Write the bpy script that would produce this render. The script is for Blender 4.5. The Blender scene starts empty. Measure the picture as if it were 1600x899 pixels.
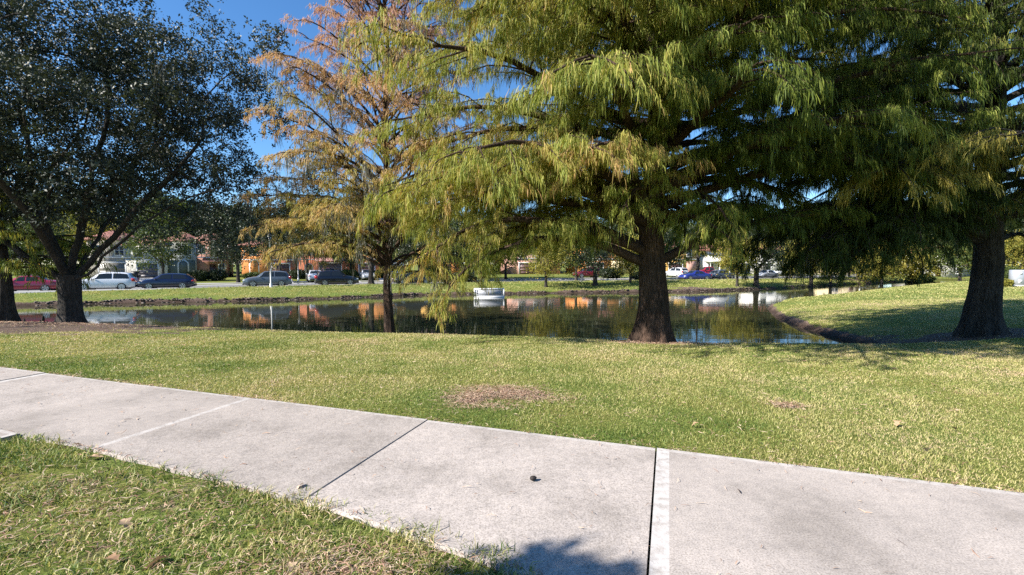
import bpy, math
import numpy as np

C = bpy.context.scene
COL = C.collection
R = math.radians
PI = math.pi

# ------------------------------------------------------------------ camera numbers
F_PX, CX, CY = 720.0, 800.0, 449.5
PITCH = math.atan((CY - 412.0) / F_PX)
EYE = 1.6
WATER = -1.8


# ------------------------------------------------------------------ mesh helpers
def make_mesh(name, V, faces, mat, parent=None, attrs=None, smooth=False, loc=None):
    """V (N,3); faces: list of (M,k) int arrays -> ONE mesh object"""
    V = np.asarray(V, dtype=np.float32)
    faces = [np.asarray(f, dtype=np.int32) for f in faces if len(f)]
    me = bpy.data.meshes.new(name)
    me.vertices.add(len(V))
    me.vertices.foreach_set('co', V.ravel())
    loops = np.concatenate([f.ravel() for f in faces])
    sizes = np.concatenate([np.full(len(f), f.shape[1], np.int32) for f in faces])
    starts = np.concatenate([[0], np.cumsum(sizes)[:-1]]).astype(np.int32)
    me.loops.add(len(loops))
    me.loops.foreach_set('vertex_index', loops)
    me.polygons.add(len(sizes))
    me.polygons.foreach_set('loop_start', starts)
    if smooth:
        me.polygons.foreach_set('use_smooth', np.ones(len(sizes), dtype=bool))
    me.update(calc_edges=True)
    if attrs:
        for k, a in attrs.items():
            at = me.attributes.new(k, 'FLOAT', 'POINT')
            at.data.foreach_set('value', np.asarray(a, dtype=np.float32))
    me.validate()
    if mat is not None:
        me.materials.append(mat)
    o = bpy.data.objects.new(name, me)
    COL.objects.link(o)
    if parent is not None:
        o.parent = parent
    if loc is not None:
        o.location = loc
    return o


class MB:
    """collects simple shapes into one mesh"""
    def __init__(s):
        s.v, s.f, s.n = [], {}, 0

    def add(s, V, faces):
        V = np.asarray(V, dtype=float)
        for f in faces:
            f = np.asarray(f, dtype=int)
            if f.ndim == 1:
                f = f[None, :]
            s.f.setdefault(f.shape[1], []).append(f + s.n)
        s.v.append(V)
        s.n += len(V)
        return s

    def box(s, x0, x1, y0, y1, z0, z1, ch=0.0):
        if ch <= 0:
            V = [(x, y, z) for z in (z0, z1) for y in (y0, y1) for x in (x0, x1)]
            Fq = [(0, 2, 3, 1), (4, 5, 7, 6), (0, 1, 5, 4), (2, 6, 7, 3), (0, 4, 6, 2), (1, 3, 7, 5)]
            return s.add(V, Fq)
        c = min(ch, (x1 - x0) * .45, (y1 - y0) * .45, (z1 - z0) * .45)
        rings = []
        for z, d in ((z0, c), (z0 + c, 0), (z1 - c, 0), (z1, c)):
            a0, a1, b0, b1 = x0 + d, x1 - d, y0 + d, y1 - d
            rings += [(a0 + c, b0, z), (a1 - c, b0, z), (a1, b0 + c, z), (a1, b1 - c, z),
                      (a1 - c, b1, z), (a0 + c, b1, z), (a0, b1 - c, z), (a0, b0 + c, z)]
        Fq = []
        for k in range(3):
            for i in range(8):
                j = (i + 1) % 8
                Fq.append((k * 8 + i, k * 8 + j, k * 8 + 8 + j, k * 8 + 8 + i))
        s.add(rings, Fq)
        n0 = s.n - 32
        s.f.setdefault(8, []).append(np.array([[n0 + 7 - i for i in range(8)]]))
        s.f.setdefault(8, []).append(np.array([[n0 + 24 + i for i in range(8)]]))
        return s

    def tube(s, P, rad, sides=8, cap=True):
        V, Fq, caps = tube_arrays(P, rad, sides)
        s.add(V, Fq)
        n0 = s.n - len(V)
        if cap:
            s.f.setdefault(sides, []).append(np.array([[n0 + sides - 1 - i for i in range(sides)]]))
            s.f.setdefault(sides, []).append(np.array([[n0 + len(V) - sides + i for i in range(sides)]]))
        return s

    def prism(s, pts, axis, a0, a1):
        """polygon pts (2D) extruded along axis 'y' (pts are x,z) or 'x' (pts are y,z)"""
        n = len(pts)
        V = []
        for a in (a0, a1):
            for p in pts:
                V.append((p[0], a, p[1]) if axis == 'y' else (a, p[0], p[1]))
        Fq = [(i, (i + 1) % n, n + (i + 1) % n, n + i) for i in range(n)]
        s.add(V, Fq)
        n0 = s.n - 2 * n
        s.f.setdefault(n, []).append(np.array([[n0 + n - 1 - i for i in range(n)]]))
        s.f.setdefault(n, []).append(np.array([[n0 + n + i for i in range(n)]]))
        return s

    def build(s, name, mat, parent=None, smooth=False, loc=None):
        faces = [np.concatenate(a) for a in s.f.values()]
        return make_mesh(name, np.concatenate(s.v), faces, mat, parent, smooth=smooth, loc=loc)


def tube_arrays(P, rad, sides, lobe=None):
    P = np.asarray(P, float)
    rad = np.asarray(rad, float)
    n = len(P)
    T = np.gradient(P, axis=0)
    T /= np.linalg.norm(T, axis=1, keepdims=True) + 1e-9
    ref = np.array([0, 1.0, 0]) if abs(T[0][2]) > .8 else np.array([0, 0, 1.0])
    A = np.cross(T, ref)
    A /= np.linalg.norm(A, axis=1, keepdims=True) + 1e-9
    B = np.cross(T, A)
    th = np.linspace(0, 2 * PI, sides, endpoint=False)
    rr = rad[:, None] * np.ones((1, sides))
    if lobe is not None:
        rr = lobe(rr, th)
    V = P[:, None, :] + rr[..., None] * (np.cos(th)[None, :, None] * A[:, None, :] + np.sin(th)[None, :, None] * B[:, None, :])
    V = V.reshape(-1, 3)
    i = np.arange(n - 1)[:, None] * sides
    j = np.arange(sides)[None, :]
    k = (j + 1) % sides
    Fq = np.stack([i + j, i + sides + j, i + sides + k, i + k], axis=-1).reshape(-1, 4)
    return V, Fq, None


def empty(name, label, cat, loc=(0, 0, 0), rz=0, group=None):
    o = bpy.data.objects.new(name, None)
    o.empty_display_size = .3
    COL.objects.link(o)
    o.location = loc
    o.rotation_euler = (0, 0, rz)
    tag(o, label, cat, group)
    return o


def tag(o, label=None, cat=None, group=None, kind=None):
    if label:
        o['label'] = label
    if cat:
        o['category'] = cat
    if group:
        o['group'] = group
    if kind:
        o['kind'] = kind
    return o


def copy_tree(o, parent=None):
    c = o.copy()
    COL.objects.link(c)
    if parent is not None:
        c.parent = parent
    for ch in list(o.children):
        copy_tree(ch, c)
    return c


# ------------------------------------------------------------------ materials
def new_mat(name):
    m = bpy.data.materials.new(name)
    m.use_nodes = True
    nt = m.node_tree
    for n in list(nt.nodes):
        nt.nodes.remove(n)
    out = nt.nodes.new('ShaderNodeOutputMaterial')
    return m, nt, out


def N(nt, t, **kw):
    n = nt.nodes.new(t)
    for k, v in kw.items():
        if k in n.inputs:
            n.inputs[k].default_value = v
        else:
            setattr(n, k, v)
    return n


def ramp(nt, stops):
    n = nt.nodes.new('ShaderNodeValToRGB')
    el = n.color_ramp.elements
    while len(el) < len(stops):
        el.new(.5)
    for e, (p, c) in zip(el, stops):
        e.position = p
        e.color = (*c, 1)
    return n


def noise(nt, scale, detail=4, rough=.55, coord='Object', stretch=None):
    tc = nt.nodes.new('ShaderNodeTexCoord')
    n = N(nt, 'ShaderNodeTexNoise', Scale=scale, Detail=detail, Roughness=rough)
    if stretch:
        mp = nt.nodes.new('ShaderNodeMapping')
        mp.inputs['Scale'].default_value = stretch
        nt.links.new(tc.outputs[coord], mp.inputs['Vector'])
        nt.links.new(mp.outputs['Vector'], n.inputs['Vector'])
    else:
        nt.links.new(tc.outputs[coord], n.inputs['Vector'])
    return n


def bump(nt, fac, strength, dist, bsdf):
    b = N(nt, 'ShaderNodeBump', Strength=strength, Distance=dist)
    nt.links.new(fac, b.inputs['Height'])
    nt.links.new(b.outputs['Normal'], bsdf.inputs['Normal'])
    return b


def simple(name, col, rough=.6, metal=0.0, var=.12, scale=8.0, bmp=0.0, coat=0.0, spec=.5, stretch=None):
    m, nt, out = new_mat(name)
    b = N(nt, 'ShaderNodeBsdfPrincipled', Roughness=rough, Metallic=metal)
    b.inputs['Specular IOR Level'].default_value = spec
    b.inputs['Coat Weight'].default_value = coat
    n = noise(nt, scale, stretch=stretch)
    lo = tuple(max(0, c * (1 - var)) for c in col)
    hi = tuple(min(1, c * (1 + var)) for c in col)
    r = ramp(nt, [(.3, lo), (.7, hi)])
    nt.links.new(n.outputs['Fac'], r.inputs['Fac'])
    nt.links.new(r.outputs['Color'], b.inputs['Base Color'])
    if bmp:
        bump(nt, n.outputs['Fac'], bmp, .05, b)
    nt.links.new(b.outputs[0], out.inputs[0])
    return m


def leaf_mat(name, stops, transl=.35, rough=.6, spec=.3, tcol=(1.25, 1.2, .6)):
    m, nt, out = new_mat(name)
    a = N(nt, 'ShaderNodeAttribute', attribute_name='tint')
    r = ramp(nt, stops)
    nt.links.new(a.outputs['Fac'], r.inputs['Fac'])
    b = N(nt, 'ShaderNodeBsdfPrincipled', Roughness=rough)
    b.inputs['Specular IOR Level'].default_value = spec
    t = N(nt, 'ShaderNodeBsdfTranslucent')
    mul = N(nt, 'ShaderNodeMix', data_type='RGBA', blend_type='MULTIPLY')
    mul.inputs[0].default_value = 1.0
    mul.inputs[7].default_value = (*tcol, 1)
    nt.links.new(r.outputs['Color'], mul.inputs[6])
    nt.links.new(mul.outputs[2], t.inputs['Color'])
    nt.links.new(r.outputs['Color'], b.inputs['Base Color'])
    mx = N(nt, 'ShaderNodeMixShader', Fac=transl)
    nt.links.new(b.outputs[0], mx.inputs[1])
    nt.links.new(t.outputs[0], mx.inputs[2])
    nt.links.new(mx.outputs[0], out.inputs[0])
    return m


def bark_mat(name, lo, hi, sc=5.0, stretch=(6, 6, 1.0), bmp=.9):
    m, nt, out = new_mat(name)
    b = N(nt, 'ShaderNodeBsdfPrincipled', Roughness=.9)
    b.inputs['Specular IOR Level'].default_value = .15
    n = noise(nt, sc, detail=6, rough=.65, stretch=stretch)
    r = ramp(nt, [(.34, lo), (.62, hi), (.75, tuple(c * 1.35 for c in hi))])
    nt.links.new(n.outputs['Fac'], r.inputs['Fac'])
    big = noise(nt, 1.3, detail=3)
    rb = ramp(nt, [(.35, (.6, .62, .6)), (.65, (1.15, 1.1, 1.05))])
    nt.links.new(big.outputs['Fac'], rb.inputs['Fac'])
    mul = N(nt, 'ShaderNodeMix', data_type='RGBA', blend_type='MULTIPLY')
    mul.inputs[0].default_value = 1
    nt.links.new(r.outputs['Color'], mul.inputs[6])
    nt.links.new(rb.outputs['Color'], mul.inputs[7])
    nt.links.new(mul.outputs[2], b.inputs['Base Color'])
    bump(nt, n.outputs['Fac'], bmp, .06, b)
    nt.links.new(b.outputs[0], out.inputs[0])
    return m


def concrete_mat():
    m, nt, out = new_mat('sidewalk_concrete')
    b = N(nt, 'ShaderNodeBsdfPrincipled', Roughness=.88)
    b.inputs['Specular IOR Level'].default_value = .2
    fine = noise(nt, 95, detail=3, rough=.7)
    mid = noise(nt, 14, detail=6, rough=.7)
    big = noise(nt, 1.3, detail=5, rough=.6)
    rf = ramp(nt, [(.30, (.20, .178, .155)), (.5, (.375, .338, .312)), (.72, (.49, .444, .410))])
    nt.links.new(fine.outputs['Fac'], rf.inputs['Fac'])
    rm = ramp(nt, [(.25, (.80, .80, .81)), (.6, (1.06, 1.05, 1.04))])
    nt.links.new(mid.outputs['Fac'], rm.inputs['Fac'])
    rb = ramp(nt, [(.34, (.74, .73, .715)), (.48, (.95, .94, .93)), (.66, (1.10, 1.085, 1.07))])
    nt.links.new(big.outputs['Fac'], rb.inputs['Fac'])
    m1 = N(nt, 'ShaderNodeMix', data_type='RGBA', blend_type='MULTIPLY')
    m1.inputs[0].default_value = 1
    m2 = N(nt, 'ShaderNodeMix', data_type='RGBA', blend_type='MULTIPLY')
    m2.inputs[0].default_value = 1
    nt.links.new(rf.outputs['Color'], m1.inputs[6])
    nt.links.new(rm.outputs['Color'], m1.inputs[7])
    at = N(nt, 'ShaderNodeAttribute', attribute_name='tone')
    rt = ramp(nt, [(0, (.90, .895, .885)), (1, (1.05, 1.045, 1.04))])
    m3 = N(nt, 'ShaderNodeMix', data_type='RGBA', blend_type='MULTIPLY')
    m3.inputs[0].default_value = 1
    nt.links.new(at.outputs['Fac'], rt.inputs['Fac'])
    nt.links.new(rb.outputs['Color'], m3.inputs[6])
    nt.links.new(rt.outputs['Color'], m3.inputs[7])
    nt.links.new(m1.outputs[2], m2.inputs[6])
    nt.links.new(m3.outputs[2], m2.inputs[7])
    a = N(nt, 'ShaderNodeAttribute', attribute_name='band')
    mb = N(nt, 'ShaderNodeMix', data_type='RGBA')
    rband = ramp(nt, [(.3, (.40, .375, .35)), (.7, (.52, .49, .465))])
    nt.links.new(mid.outputs['Fac'], rband.inputs['Fac'])
    bn = N(nt, 'ShaderNodeMath', operation='MULTIPLY')
    rbn = ramp(nt, [(.34, (.15, .15, .15)), (.52, (1, 1, 1))])
    nt.links.new(mid.outputs['Fac'], rbn.inputs['Fac'])
    nt.links.new(a.outputs['Fac'], bn.inputs[0])
    nt.links.new(rbn.outputs['Color'], bn.inputs[1])
    nt.links.new(bn.outputs[0], mb.inputs[0])
    nt.links.new(m2.outputs[2], mb.inputs[6])
    nt.links.new(rband.outputs['Color'], mb.inputs[7])
    nt.links.new(mb.outputs[2], b.inputs['Base Color'])
    bump(nt, fine.outputs['Fac'], .35, .004, b)
    nt.links.new(b.outputs[0], out.inputs[0])
    return m


def ground_mat():
    m, nt, out = new_mat('ground_soil_and_turf')
    b = N(nt, 'ShaderNodeBsdfPrincipled', Roughness=.95)
    b.inputs['Specular IOR Level'].default_value = .1
    fine = noise(nt, 22, detail=8, rough=.75)
    big = noise(nt, .55, detail=5, rough=.6)
    turf = ramp(nt, [(.3, (.045, .06, .015)), (.5, (.15, .17, .045)), (.68, (.30, .29, .10))])
    nt.links.new(fine.outputs['Fac'], turf.inputs['Fac'])
    tb = ramp(nt, [(.35, (.75, .95, .7)), (.65, (1.25, 1.1, 1.0))])
    nt.links.new(big.outputs['Fac'], tb.inputs['Fac'])
    mt = N(nt, 'ShaderNodeMix', data_type='RGBA', blend_type='MULTIPLY')
    mt.inputs[0].default_value = 1
    nt.links.new(turf.outputs['Color'], mt.inputs[6])
    nt.links.new(tb.outputs['Color'], mt.inputs[7])
    soil = ramp(nt, [(.3, (.025, .018, .014)), (.5, (.12, .082, .062)), (.68, (.38, .29, .24))])
    nt.links.new(fine.outputs['Fac'], soil.inputs['Fac'])
    a = N(nt, 'ShaderNodeAttribute', attribute_name='soil')
    add = N(nt, 'ShaderNodeMath', operation='ADD')
    sub = N(nt, 'ShaderNodeMath', operation='MULTIPLY_ADD')
    mid = noise(nt, 3.5, detail=5)
    sub.inputs[1].default_value = 1.2
    sub.inputs[2].default_value = -.6
    nt.links.new(mid.outputs['Fac'], sub.inputs[0])
    nt.links.new(a.outputs['Fac'], add.inputs[0])
    nt.links.new(sub.outputs[0], add.inputs[1])
    rr = ramp(nt, [(.4, (0, 0, 0)), (.6, (1, 1, 1))])
    nt.links.new(add.outputs[0], rr.inputs['Fac'])
    mx = N(nt, 'ShaderNodeMix', data_type='RGBA')
    nt.links.new(rr.outputs['Color'], mx.inputs[0])
    nt.links.new(mt.outputs[2], mx.inputs[6])
    nt.links.new(soil.outputs['Color'], mx.inputs[7])
    aw = N(nt, 'ShaderNodeAttribute', attribute_name='wet')
    rw = ramp(nt, [(0, (1, 1, 1)), (.75, (.35, .33, .32))])
    nt.links.new(aw.outputs['Fac'], rw.inputs['Fac'])
    mw = N(nt, 'ShaderNodeMix', data_type='RGBA', blend_type='MULTIPLY')
    mw.inputs[0].default_value = 1
    nt.links.new(mx.outputs[2], mw.inputs[6])
    nt.links.new(rw.outputs['Color'], mw.inputs[7])
    nt.links.new(mw.outputs[2], b.inputs['Base Color'])
    bump(nt, fine.outputs['Fac'], .8, .05, b)
    nt.links.new(b.outputs[0], out.inputs[0])
    return m


def water_mat():
    m, nt, out = new_mat('pond_water')
    b = N(nt, 'ShaderNodeBsdfPrincipled', Roughness=.02)
    b.inputs['Base Color'].default_value = (.034, .034, .016, 1)
    b.inputs['IOR'].default_value = 1.33
    n1 = noise(nt, 1.1, detail=3, rough=.5, stretch=(.35, 1, 1))
    n2 = noise(nt, 5, detail=2, rough=.5, stretch=(.3, 1, 1))
    ad = N(nt, 'ShaderNodeMath', operation='MULTIPLY_ADD')
    ad.inputs[1].default_value = .25
    nt.links.new(n2.outputs['Fac'], ad.inputs[0])
    nt.links.new(n1.outputs['Fac'], ad.inputs[2])
    bump(nt, ad.outputs[0], .10, .05, b)
    nt.links.new(b.outputs[0], out.inputs[0])
    return m


def glass_mat(name, col=(.02, .025, .03)):
    m, nt, out = new_mat(name)
    b = N(nt, 'ShaderNodeBsdfPrincipled', Roughness=.06)
    b.inputs['Base Color'].default_value = (*col, 1)
    b.inputs['IOR'].default_value = 1.5
    nt.links.new(b.outputs[0], out.inputs[0])
    return m


def tile_mat(name, lo, hi):
    m, nt, out = new_mat(name)
    b = N(nt, 'ShaderNodeBsdfPrincipled', Roughness=.75)
    tc = nt.nodes.new('ShaderNodeTexCoord')
    w = N(nt, 'ShaderNodeTexWave', Scale=2.2, Distortion=.4)
    w.bands_direction = 'X'
    nt.links.new(tc.outputs['Object'], w.inputs['Vector'])
    n = noise(nt, 6)
    r = ramp(nt, [(.3, lo), (.7, hi)])
    nt.links.new(n.outputs['Fac'], r.inputs['Fac'])
    nt.links.new(r.outputs['Color'], b.inputs['Base Color'])
    bump(nt, w.outputs['Fac'], .8, .06, b)
    nt.links.new(b.outputs[0], out.inputs[0])
    return m


M = {}
M['concrete'] = concrete_mat()
M['ground'] = ground_mat()
M['water'] = water_mat()
M['grass'] = leaf_mat('grass_blades', [(0, (.06, .12, .02)), (.3, (.16, .22, .045)), (.55, (.40, .38, .13)),
                                       (.8, (.56, .48, .23)), (1, (.58, .43, .28))], transl=.3, rough=.55, spec=.3, tcol=(1.1, 1.1, .7))
M['needles'] = leaf_mat('dry_needles', [(0, (.13, .065, .045)), (.45, (.38, .23, .155)), (1, (.60, .47, .34))], transl=.05, rough=.8, spec=.1, tcol=(1, 1, 1))
M['dry_leaf'] = leaf_mat('dry_leaf', [(0, (.28, .15, .08)), (.5, (.42, .28, .17)), (1, (.58, .46, .34))], transl=.15, rough=.7, spec=.2, tcol=(1, 1, 1))
M['bark_oak'] = bark_mat('oak_bark', (.020, .017, .015), (.085, .074, .066))
M['bark_cyp'] = bark_mat('cypress_bark', (.014, .009, .007), (.125, .082, .062), sc=4, stretch=(10, 10, .8), bmp=1.0)
M['bark_grey'] = bark_mat('grey_bark', (.035, .03, .026), (.15, .13, .115))
M['leaf_oak'] = leaf_mat('oak_leaves', [(0, (.016, .023, .016)), (.5, (.034, .045, .029)), (1, (.085, .098, .058))], transl=.15, rough=.5, spec=.32)
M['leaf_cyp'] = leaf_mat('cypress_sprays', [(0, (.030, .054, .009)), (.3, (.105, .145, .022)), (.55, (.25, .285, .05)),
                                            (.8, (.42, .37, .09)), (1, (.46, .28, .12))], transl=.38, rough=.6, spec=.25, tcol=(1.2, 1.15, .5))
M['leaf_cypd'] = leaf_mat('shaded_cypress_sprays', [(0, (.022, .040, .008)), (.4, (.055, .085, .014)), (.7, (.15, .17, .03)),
                                                    (1, (.36, .30, .07))], transl=.3, rough=.6, spec=.25, tcol=(1.2, 1.15, .5))  # darker copy of the cypress sprays, with shade put into its colour
M['leaf_orange'] = leaf_mat('autumn_cypress_sprays', [(0, (.26, .28, .065)), (.3, (.48, .38, .13)), (.6, (.54, .37, .21)), (1, (.53, .32, .235))],
                            transl=.4, rough=.65, spec=.2, tcol=(1.2, 1.0, .6))
M['leaf_yellow'] = leaf_mat('yellow_green_leaves', [(0, (.06, .085, .015)), (.5, (.24, .23, .04)), (1, (.42, .33, .07))], transl=.35, rough=.6, spec=.25)
M['leaf_green'] = leaf_mat('mid_green_leaves', [(0, (.03, .05, .012)), (.5, (.07, .10, .022)), (1, (.14, .17, .045))], transl=.3, rough=.5, spec=.35)
M['leaf_dark'] = leaf_mat('dark_leaves', [(0, (.014, .024, .010)), (.5, (.03, .045, .016)), (1, (.07, .085, .03))], transl=.2, rough=.45, spec=.4)
M['moss'] = leaf_mat('grey_moss', [(0, (.12, .12, .095)), (.5, (.22, .21, .17)), (1, (.34, .33, .28))], transl=.25, rough=.9, spec=.1, tcol=(1, 1, 1))
M['asphalt'] = simple('street_asphalt', (.16, .155, .15), .9, var=.2, scale=30, bmp=.2)
M['kerb'] = simple('kerb_concrete', (.45, .43, .41), .85, var=.12, scale=12)
M['white_paint'] = simple('white_paint', (.72, .72, .71), .5, var=.05)
M['grey_metal'] = simple('grey_metal', (.38, .40, .43), .4, var=.08, metal=.2)
M['pole_metal'] = simple('pole_aluminium', (.55, .54, .52), .45, var=.06)
M['rubber'] = simple('tyre_rubber', (.018, .018, .019), .85, var=.2)
M['rim'] = simple('alloy_rim', (.60, .61, .63), .3, metal=.7, var=.06)
M['black_plastic'] = simple('black_plastic', (.02, .02, .022), .55, var=.1)
M['glass'] = glass_mat('car_glass')
M['pane'] = glass_mat('house_glass', (.03, .035, .045))
M['lamp_clear'] = simple('headlamp_lens', (.70, .72, .75), .12, var=.03, coat=.6)
M['lamp_red'] = simple('tail_lamp_lens', (.42, .02, .02), .2, var=.05, coat=.6)
M['roof_tile'] = tile_mat('roof_tiles', (.20, .075, .055), (.36, .15, .11))
M['roof_tile_pink'] = tile_mat('pink_roof_tiles', (.36, .16, .14), (.52, .27, .24))


def stucco(name, c):
    return simple(name, c, .92, var=.10, scale=2.2, bmp=.1, spec=.2)


def paint(name, c, rough=.25):
    return simple(name, c, rough, var=.03, coat=.8)


# ------------------------------------------------------------------ lake outline and terrain height
NEAR = [(-90, 27), (-40, 24), (-20.5, 20.6), (-14, 19.6), (-8.7, 18.4), (-2, 17.2), (1.9, 16.5), (6, 15.6), (10, 15.4), (13.0, 16.1), (14.3, 18.4)]
PEN = [(14.3, 18.4), (14.9, 21.0), (15.2, 23.8), (16.6, 28.8), (19.2, 34.5), (23, 39.5), (32, 46), (47, 58), (72, 76), (95, 96)]
FAR = [(95, 99), (68, 82.5), (52, 73), (40.3, 64.9), (31.5, 59.9), (23.2, 55.9), (15.1, 54.6), (3.6, 52.2), (-10.2, 49.2), (-16.1, 44.9), (-22.8, 41.7),
       (-33.2, 39.4), (-38.6, 37.0), (-60, 32), (-90, 29)]
POLY = NEAR + PEN[1:] + FAR


def seg_dist(px, py, pts):
    best = np.full(px.shape, 1e9)
    for (ax, ay), (bx, by) in zip(pts[:-1], pts[1:]):
        dx, dy = bx - ax, by - ay
        t = np.clip(((px - ax) * dx + (py - ay) * dy) / (dx * dx + dy * dy), 0, 1)
        best = np.minimum(best, np.hypot(px - ax - t * dx, py - ay - t * dy))
    return best


def inside(px, py, poly):
    res = np.zeros(px.shape, bool)
    n = len(poly)
    for i in range(n):
        x1, y1 = poly[i]
        x2, y2 = poly[(i + 1) % n]
        if y1 == y2:
            continue
        c = (y1 > py) != (y2 > py)
        res ^= c & (px < (x2 - x1) * (py - y1) / (y2 - y1) + x1)
    return res


def vnoise(x, y, s, seed=0):
    """cheap smooth value noise, -1..1"""
    x = x / s + seed * 17.13
    y = y / s - seed * 9.7
    xi, yi = np.floor(x), np.floor(y)
    xf, yf = x - xi, y - yi
    u, v = xf * xf * (3 - 2 * xf), yf * yf * (3 - 2 * yf)

    def h(a, b):
        q = np.sin(a * 127.1 + b * 311.7 + seed * 3.3) * 43758.5453
        return (q - np.floor(q)) * 2 - 1
    return (h(xi, yi) * (1 - u) + h(xi + 1, yi) * u) * (1 - v) + (h(xi, yi + 1) * (1 - u) + h(xi + 1, yi + 1) * u) * v


# street: line of the parked cars' wheels nearest the lake, then the carriageway beyond it
PARK = [(-130, -2), (-90, 18), (-43, 41.5), (-12, 57), (0, 62.2), (14, 66), (28, 69.6), (45, 76), (70, 92), (100, 118)]


def park_y(x):
    return np.interp(x, [p[0] for p in PARK], [p[1] for p in PARK])


def street_band(x, y):
    """signed offset (m, beyond the kerb nearest the lake positive)"""
    return (y - park_y(x)) * .894 + 1.3


def lake_d(x, y):
    return seg_dist(x, y, NEAR), seg_dist(x, y, PEN), seg_dist(x, y, FAR)


def height(x, y, cut=True):
    x = np.asarray(x, float)
    y = np.asarray(y, float)
    jig = .25 * vnoise(x, y, 1.7, 3) + .12 * vnoise(x, y, .6, 4)
    dn, dp, df = lake_d(x, y)
    ins = inside(x, y, POLY)
    wn, wp, wf = 1 / (dn ** 6 + 2e-3), 1 / (dp ** 6 + 2e-3), 1 / (df ** 6 + 2e-3)

    def J(d):
        return np.maximum(0, d + jig * np.exp(-d / 1.5))
    zn = np.interp(J(dn), [0, .3, 2.0, 3.0, 12, 16], [-1.8, -1.6, -.86, -.6, -.012, -.012])
    zp = np.interp(J(dp), [0, .3, .9, 5, 12, 40, 200], [-1.8, -1.52, -1.36, -.85, -.62, -.35, 0])
    zf = np.interp(J(df), [0, .12, .35, 5, 9, 60, 300], [-1.8, -1.58, -1.50, -.92, -.88, -.7, -.3])
    z = (wn * zn + wp * zp + wf * zf) / (wn + wp + wf)
    z = z + .025 * vnoise(x, y, 2.3, 1) * np.clip((np.minimum(np.minimum(dn, dp), df)) / 3, 0, 1) * np.clip((y - 7) / 4, 0, 1)
    dmin = np.minimum(np.minimum(dn, dp), df)
    z = np.where(ins, -1.8 - np.minimum(1.3, .5 * dmin + .02), z)
    if cut:
        s = street_band(x, y)
        z = z + np.where((y > 20) & (df < 60), .13 * np.exp(-((s + .75) / .75) ** 2), 0)
        z = z - np.where((y > 20) & (df < 60), .16 * np.clip((s + .3) / .3, 0, 1) * np.clip((8.3 - s) / .3, 0, 1), 0)
        # trench under the sidewalk slabs
        u, w = walk_uv(x, y)
        z = z - .10 * ((w > .24) & (w < WALK_W - .24))
        z = z + .022 * ((w > WALK_W - .02) & (w < 9) & (u > -5.5) & (y < 12))
    return z


# sidewalk strip: s along, w across from the far edge towards the camera
WALK_E = np.array([.947, -.322])
WALK_N = np.array([.322, .947])
WALK_O = np.array([1.255, 3.93])
WALK_W = 1.60


def walk_w(u):
    """real width of the walk at u; w below is scaled so that its near edge is always WALK_W"""
    return np.interp(u, [-20, -4.6, -2.15, -1.3, -.7, 0, 3, 20], [1.6, 1.6, 1.70, 1.80, 1.90, 2.0, 2.1, 2.1])


def walk_uv(x, y):
    dx, dy = x - WALK_O[0], y - WALK_O[1]
    u = dx * WALK_E[0] + dy * WALK_E[1]
    return u, -(dx * WALK_N[0] + dy * WALK_N[1]) * WALK_W / walk_w(u)


def soil_mask(x, y):
    """bare earth / mulch, 0..1"""
    dn, dp, df = lake_d(x, y)
    m = np.clip(1.1 - dn / 1.9, 0, 1)
    m = np.maximum(m, np.clip(1.2 - dp / .5, 0, 1))
    m = np.maximum(m, np.clip(1.25 - df / .34, 0, 1))

    def blob(cx, cy, rx, ry, k=1.0):
        q = np.hypot((x - cx) / rx, (y - cy) / ry) + .18 * vnoise(x, y, .8, 7) + .28 * vnoise(x, y, .33, 8)
        return k * np.clip((1.25 - q) / .45, 0, 1)
    m = np.maximum(m, blob(-17.5, 15.6, 7.2, 3.3))
    m = np.maximum(m, blob(-12.5, 16.9, 3.2, .6, .9))
    m = np.maximum(m, blob(4.0, 13.2, 1.35, .75))
    m = np.maximum(m, blob(5.2, 13.0, 1.4, .5, .8))
    m = np.maximum(m, blob(15.2, 15.3, 3.4, 2.0))
    m = np.maximum(m, np.maximum(blob(-.50, 5.75, .34, .40, .62), blob(.0, 5.95, .42, .38, .6)))
    _, wq = walk_uv(x, y)
    m = np.maximum(m, np.where((wq > WALK_W - .1) & (y > -2) & (y < 9), np.clip(.08 + .5 * vnoise(x, y, .45, 9), 0, .6), 0))
    m = np.maximum(m, blob(3.35, 5.55, .22, .2, .6))
    m = np.maximum(m, blob(24.0, 56.6, 5.0, 1.0, .9))
    m = np.maximum(m, blob(61, 80, 7.0, 2.0, .9))
    return np.clip(m, 0, 1)


def axis_pts(parts):
    a = []
    for lo, hi, st in parts:
        a.append(np.arange(lo, hi, st))
    return np.unique(np.round(np.concatenate(a), 4))


def build_ground():
    xs = axis_pts([(-700, -140, 80), (-140, -60, 6), (-60, -26, .8), (-26, 28, .3), (28, 60, .8), (60, 130, 5), (130, 701, 80)])
    ys = axis_pts([(-60, -4, 6), (-4, 2, .5), (2, 26, .22), (26, 62, .34), (62, 100, 1.2), (100, 200, 10), (200, 1001, 100)])
    X, Y = np.meshgrid(xs, ys)
    x, y = X.ravel(), Y.ravel()
    z = height(x, y)
    V = np.stack([x, y, z], 1)
    nx, ny = len(xs), len(ys)
    i = (np.arange(ny - 1)[:, None] * nx + np.arange(nx - 1)[None, :]).ravel()
    Fq = np.stack([i, i + 1, i + nx + 1, i + nx], 1)
    o = make_mesh('ground', V, [Fq], M['ground'], attrs={'soil': soil_mask(x, y), 'wet': np.clip(1.3 - (z - WATER) / .22, 0, 1)}, smooth=True)
    tag(o, kind='structure')
    w = MB()
    w.add([(-95, 12, WATER), (100, 12, WATER), (100, 105, WATER), (-95, 105, WATER)], [(0, 1, 2, 3)])
    tag(w.build('water', M['water']), kind='structure')


build_ground()


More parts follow.
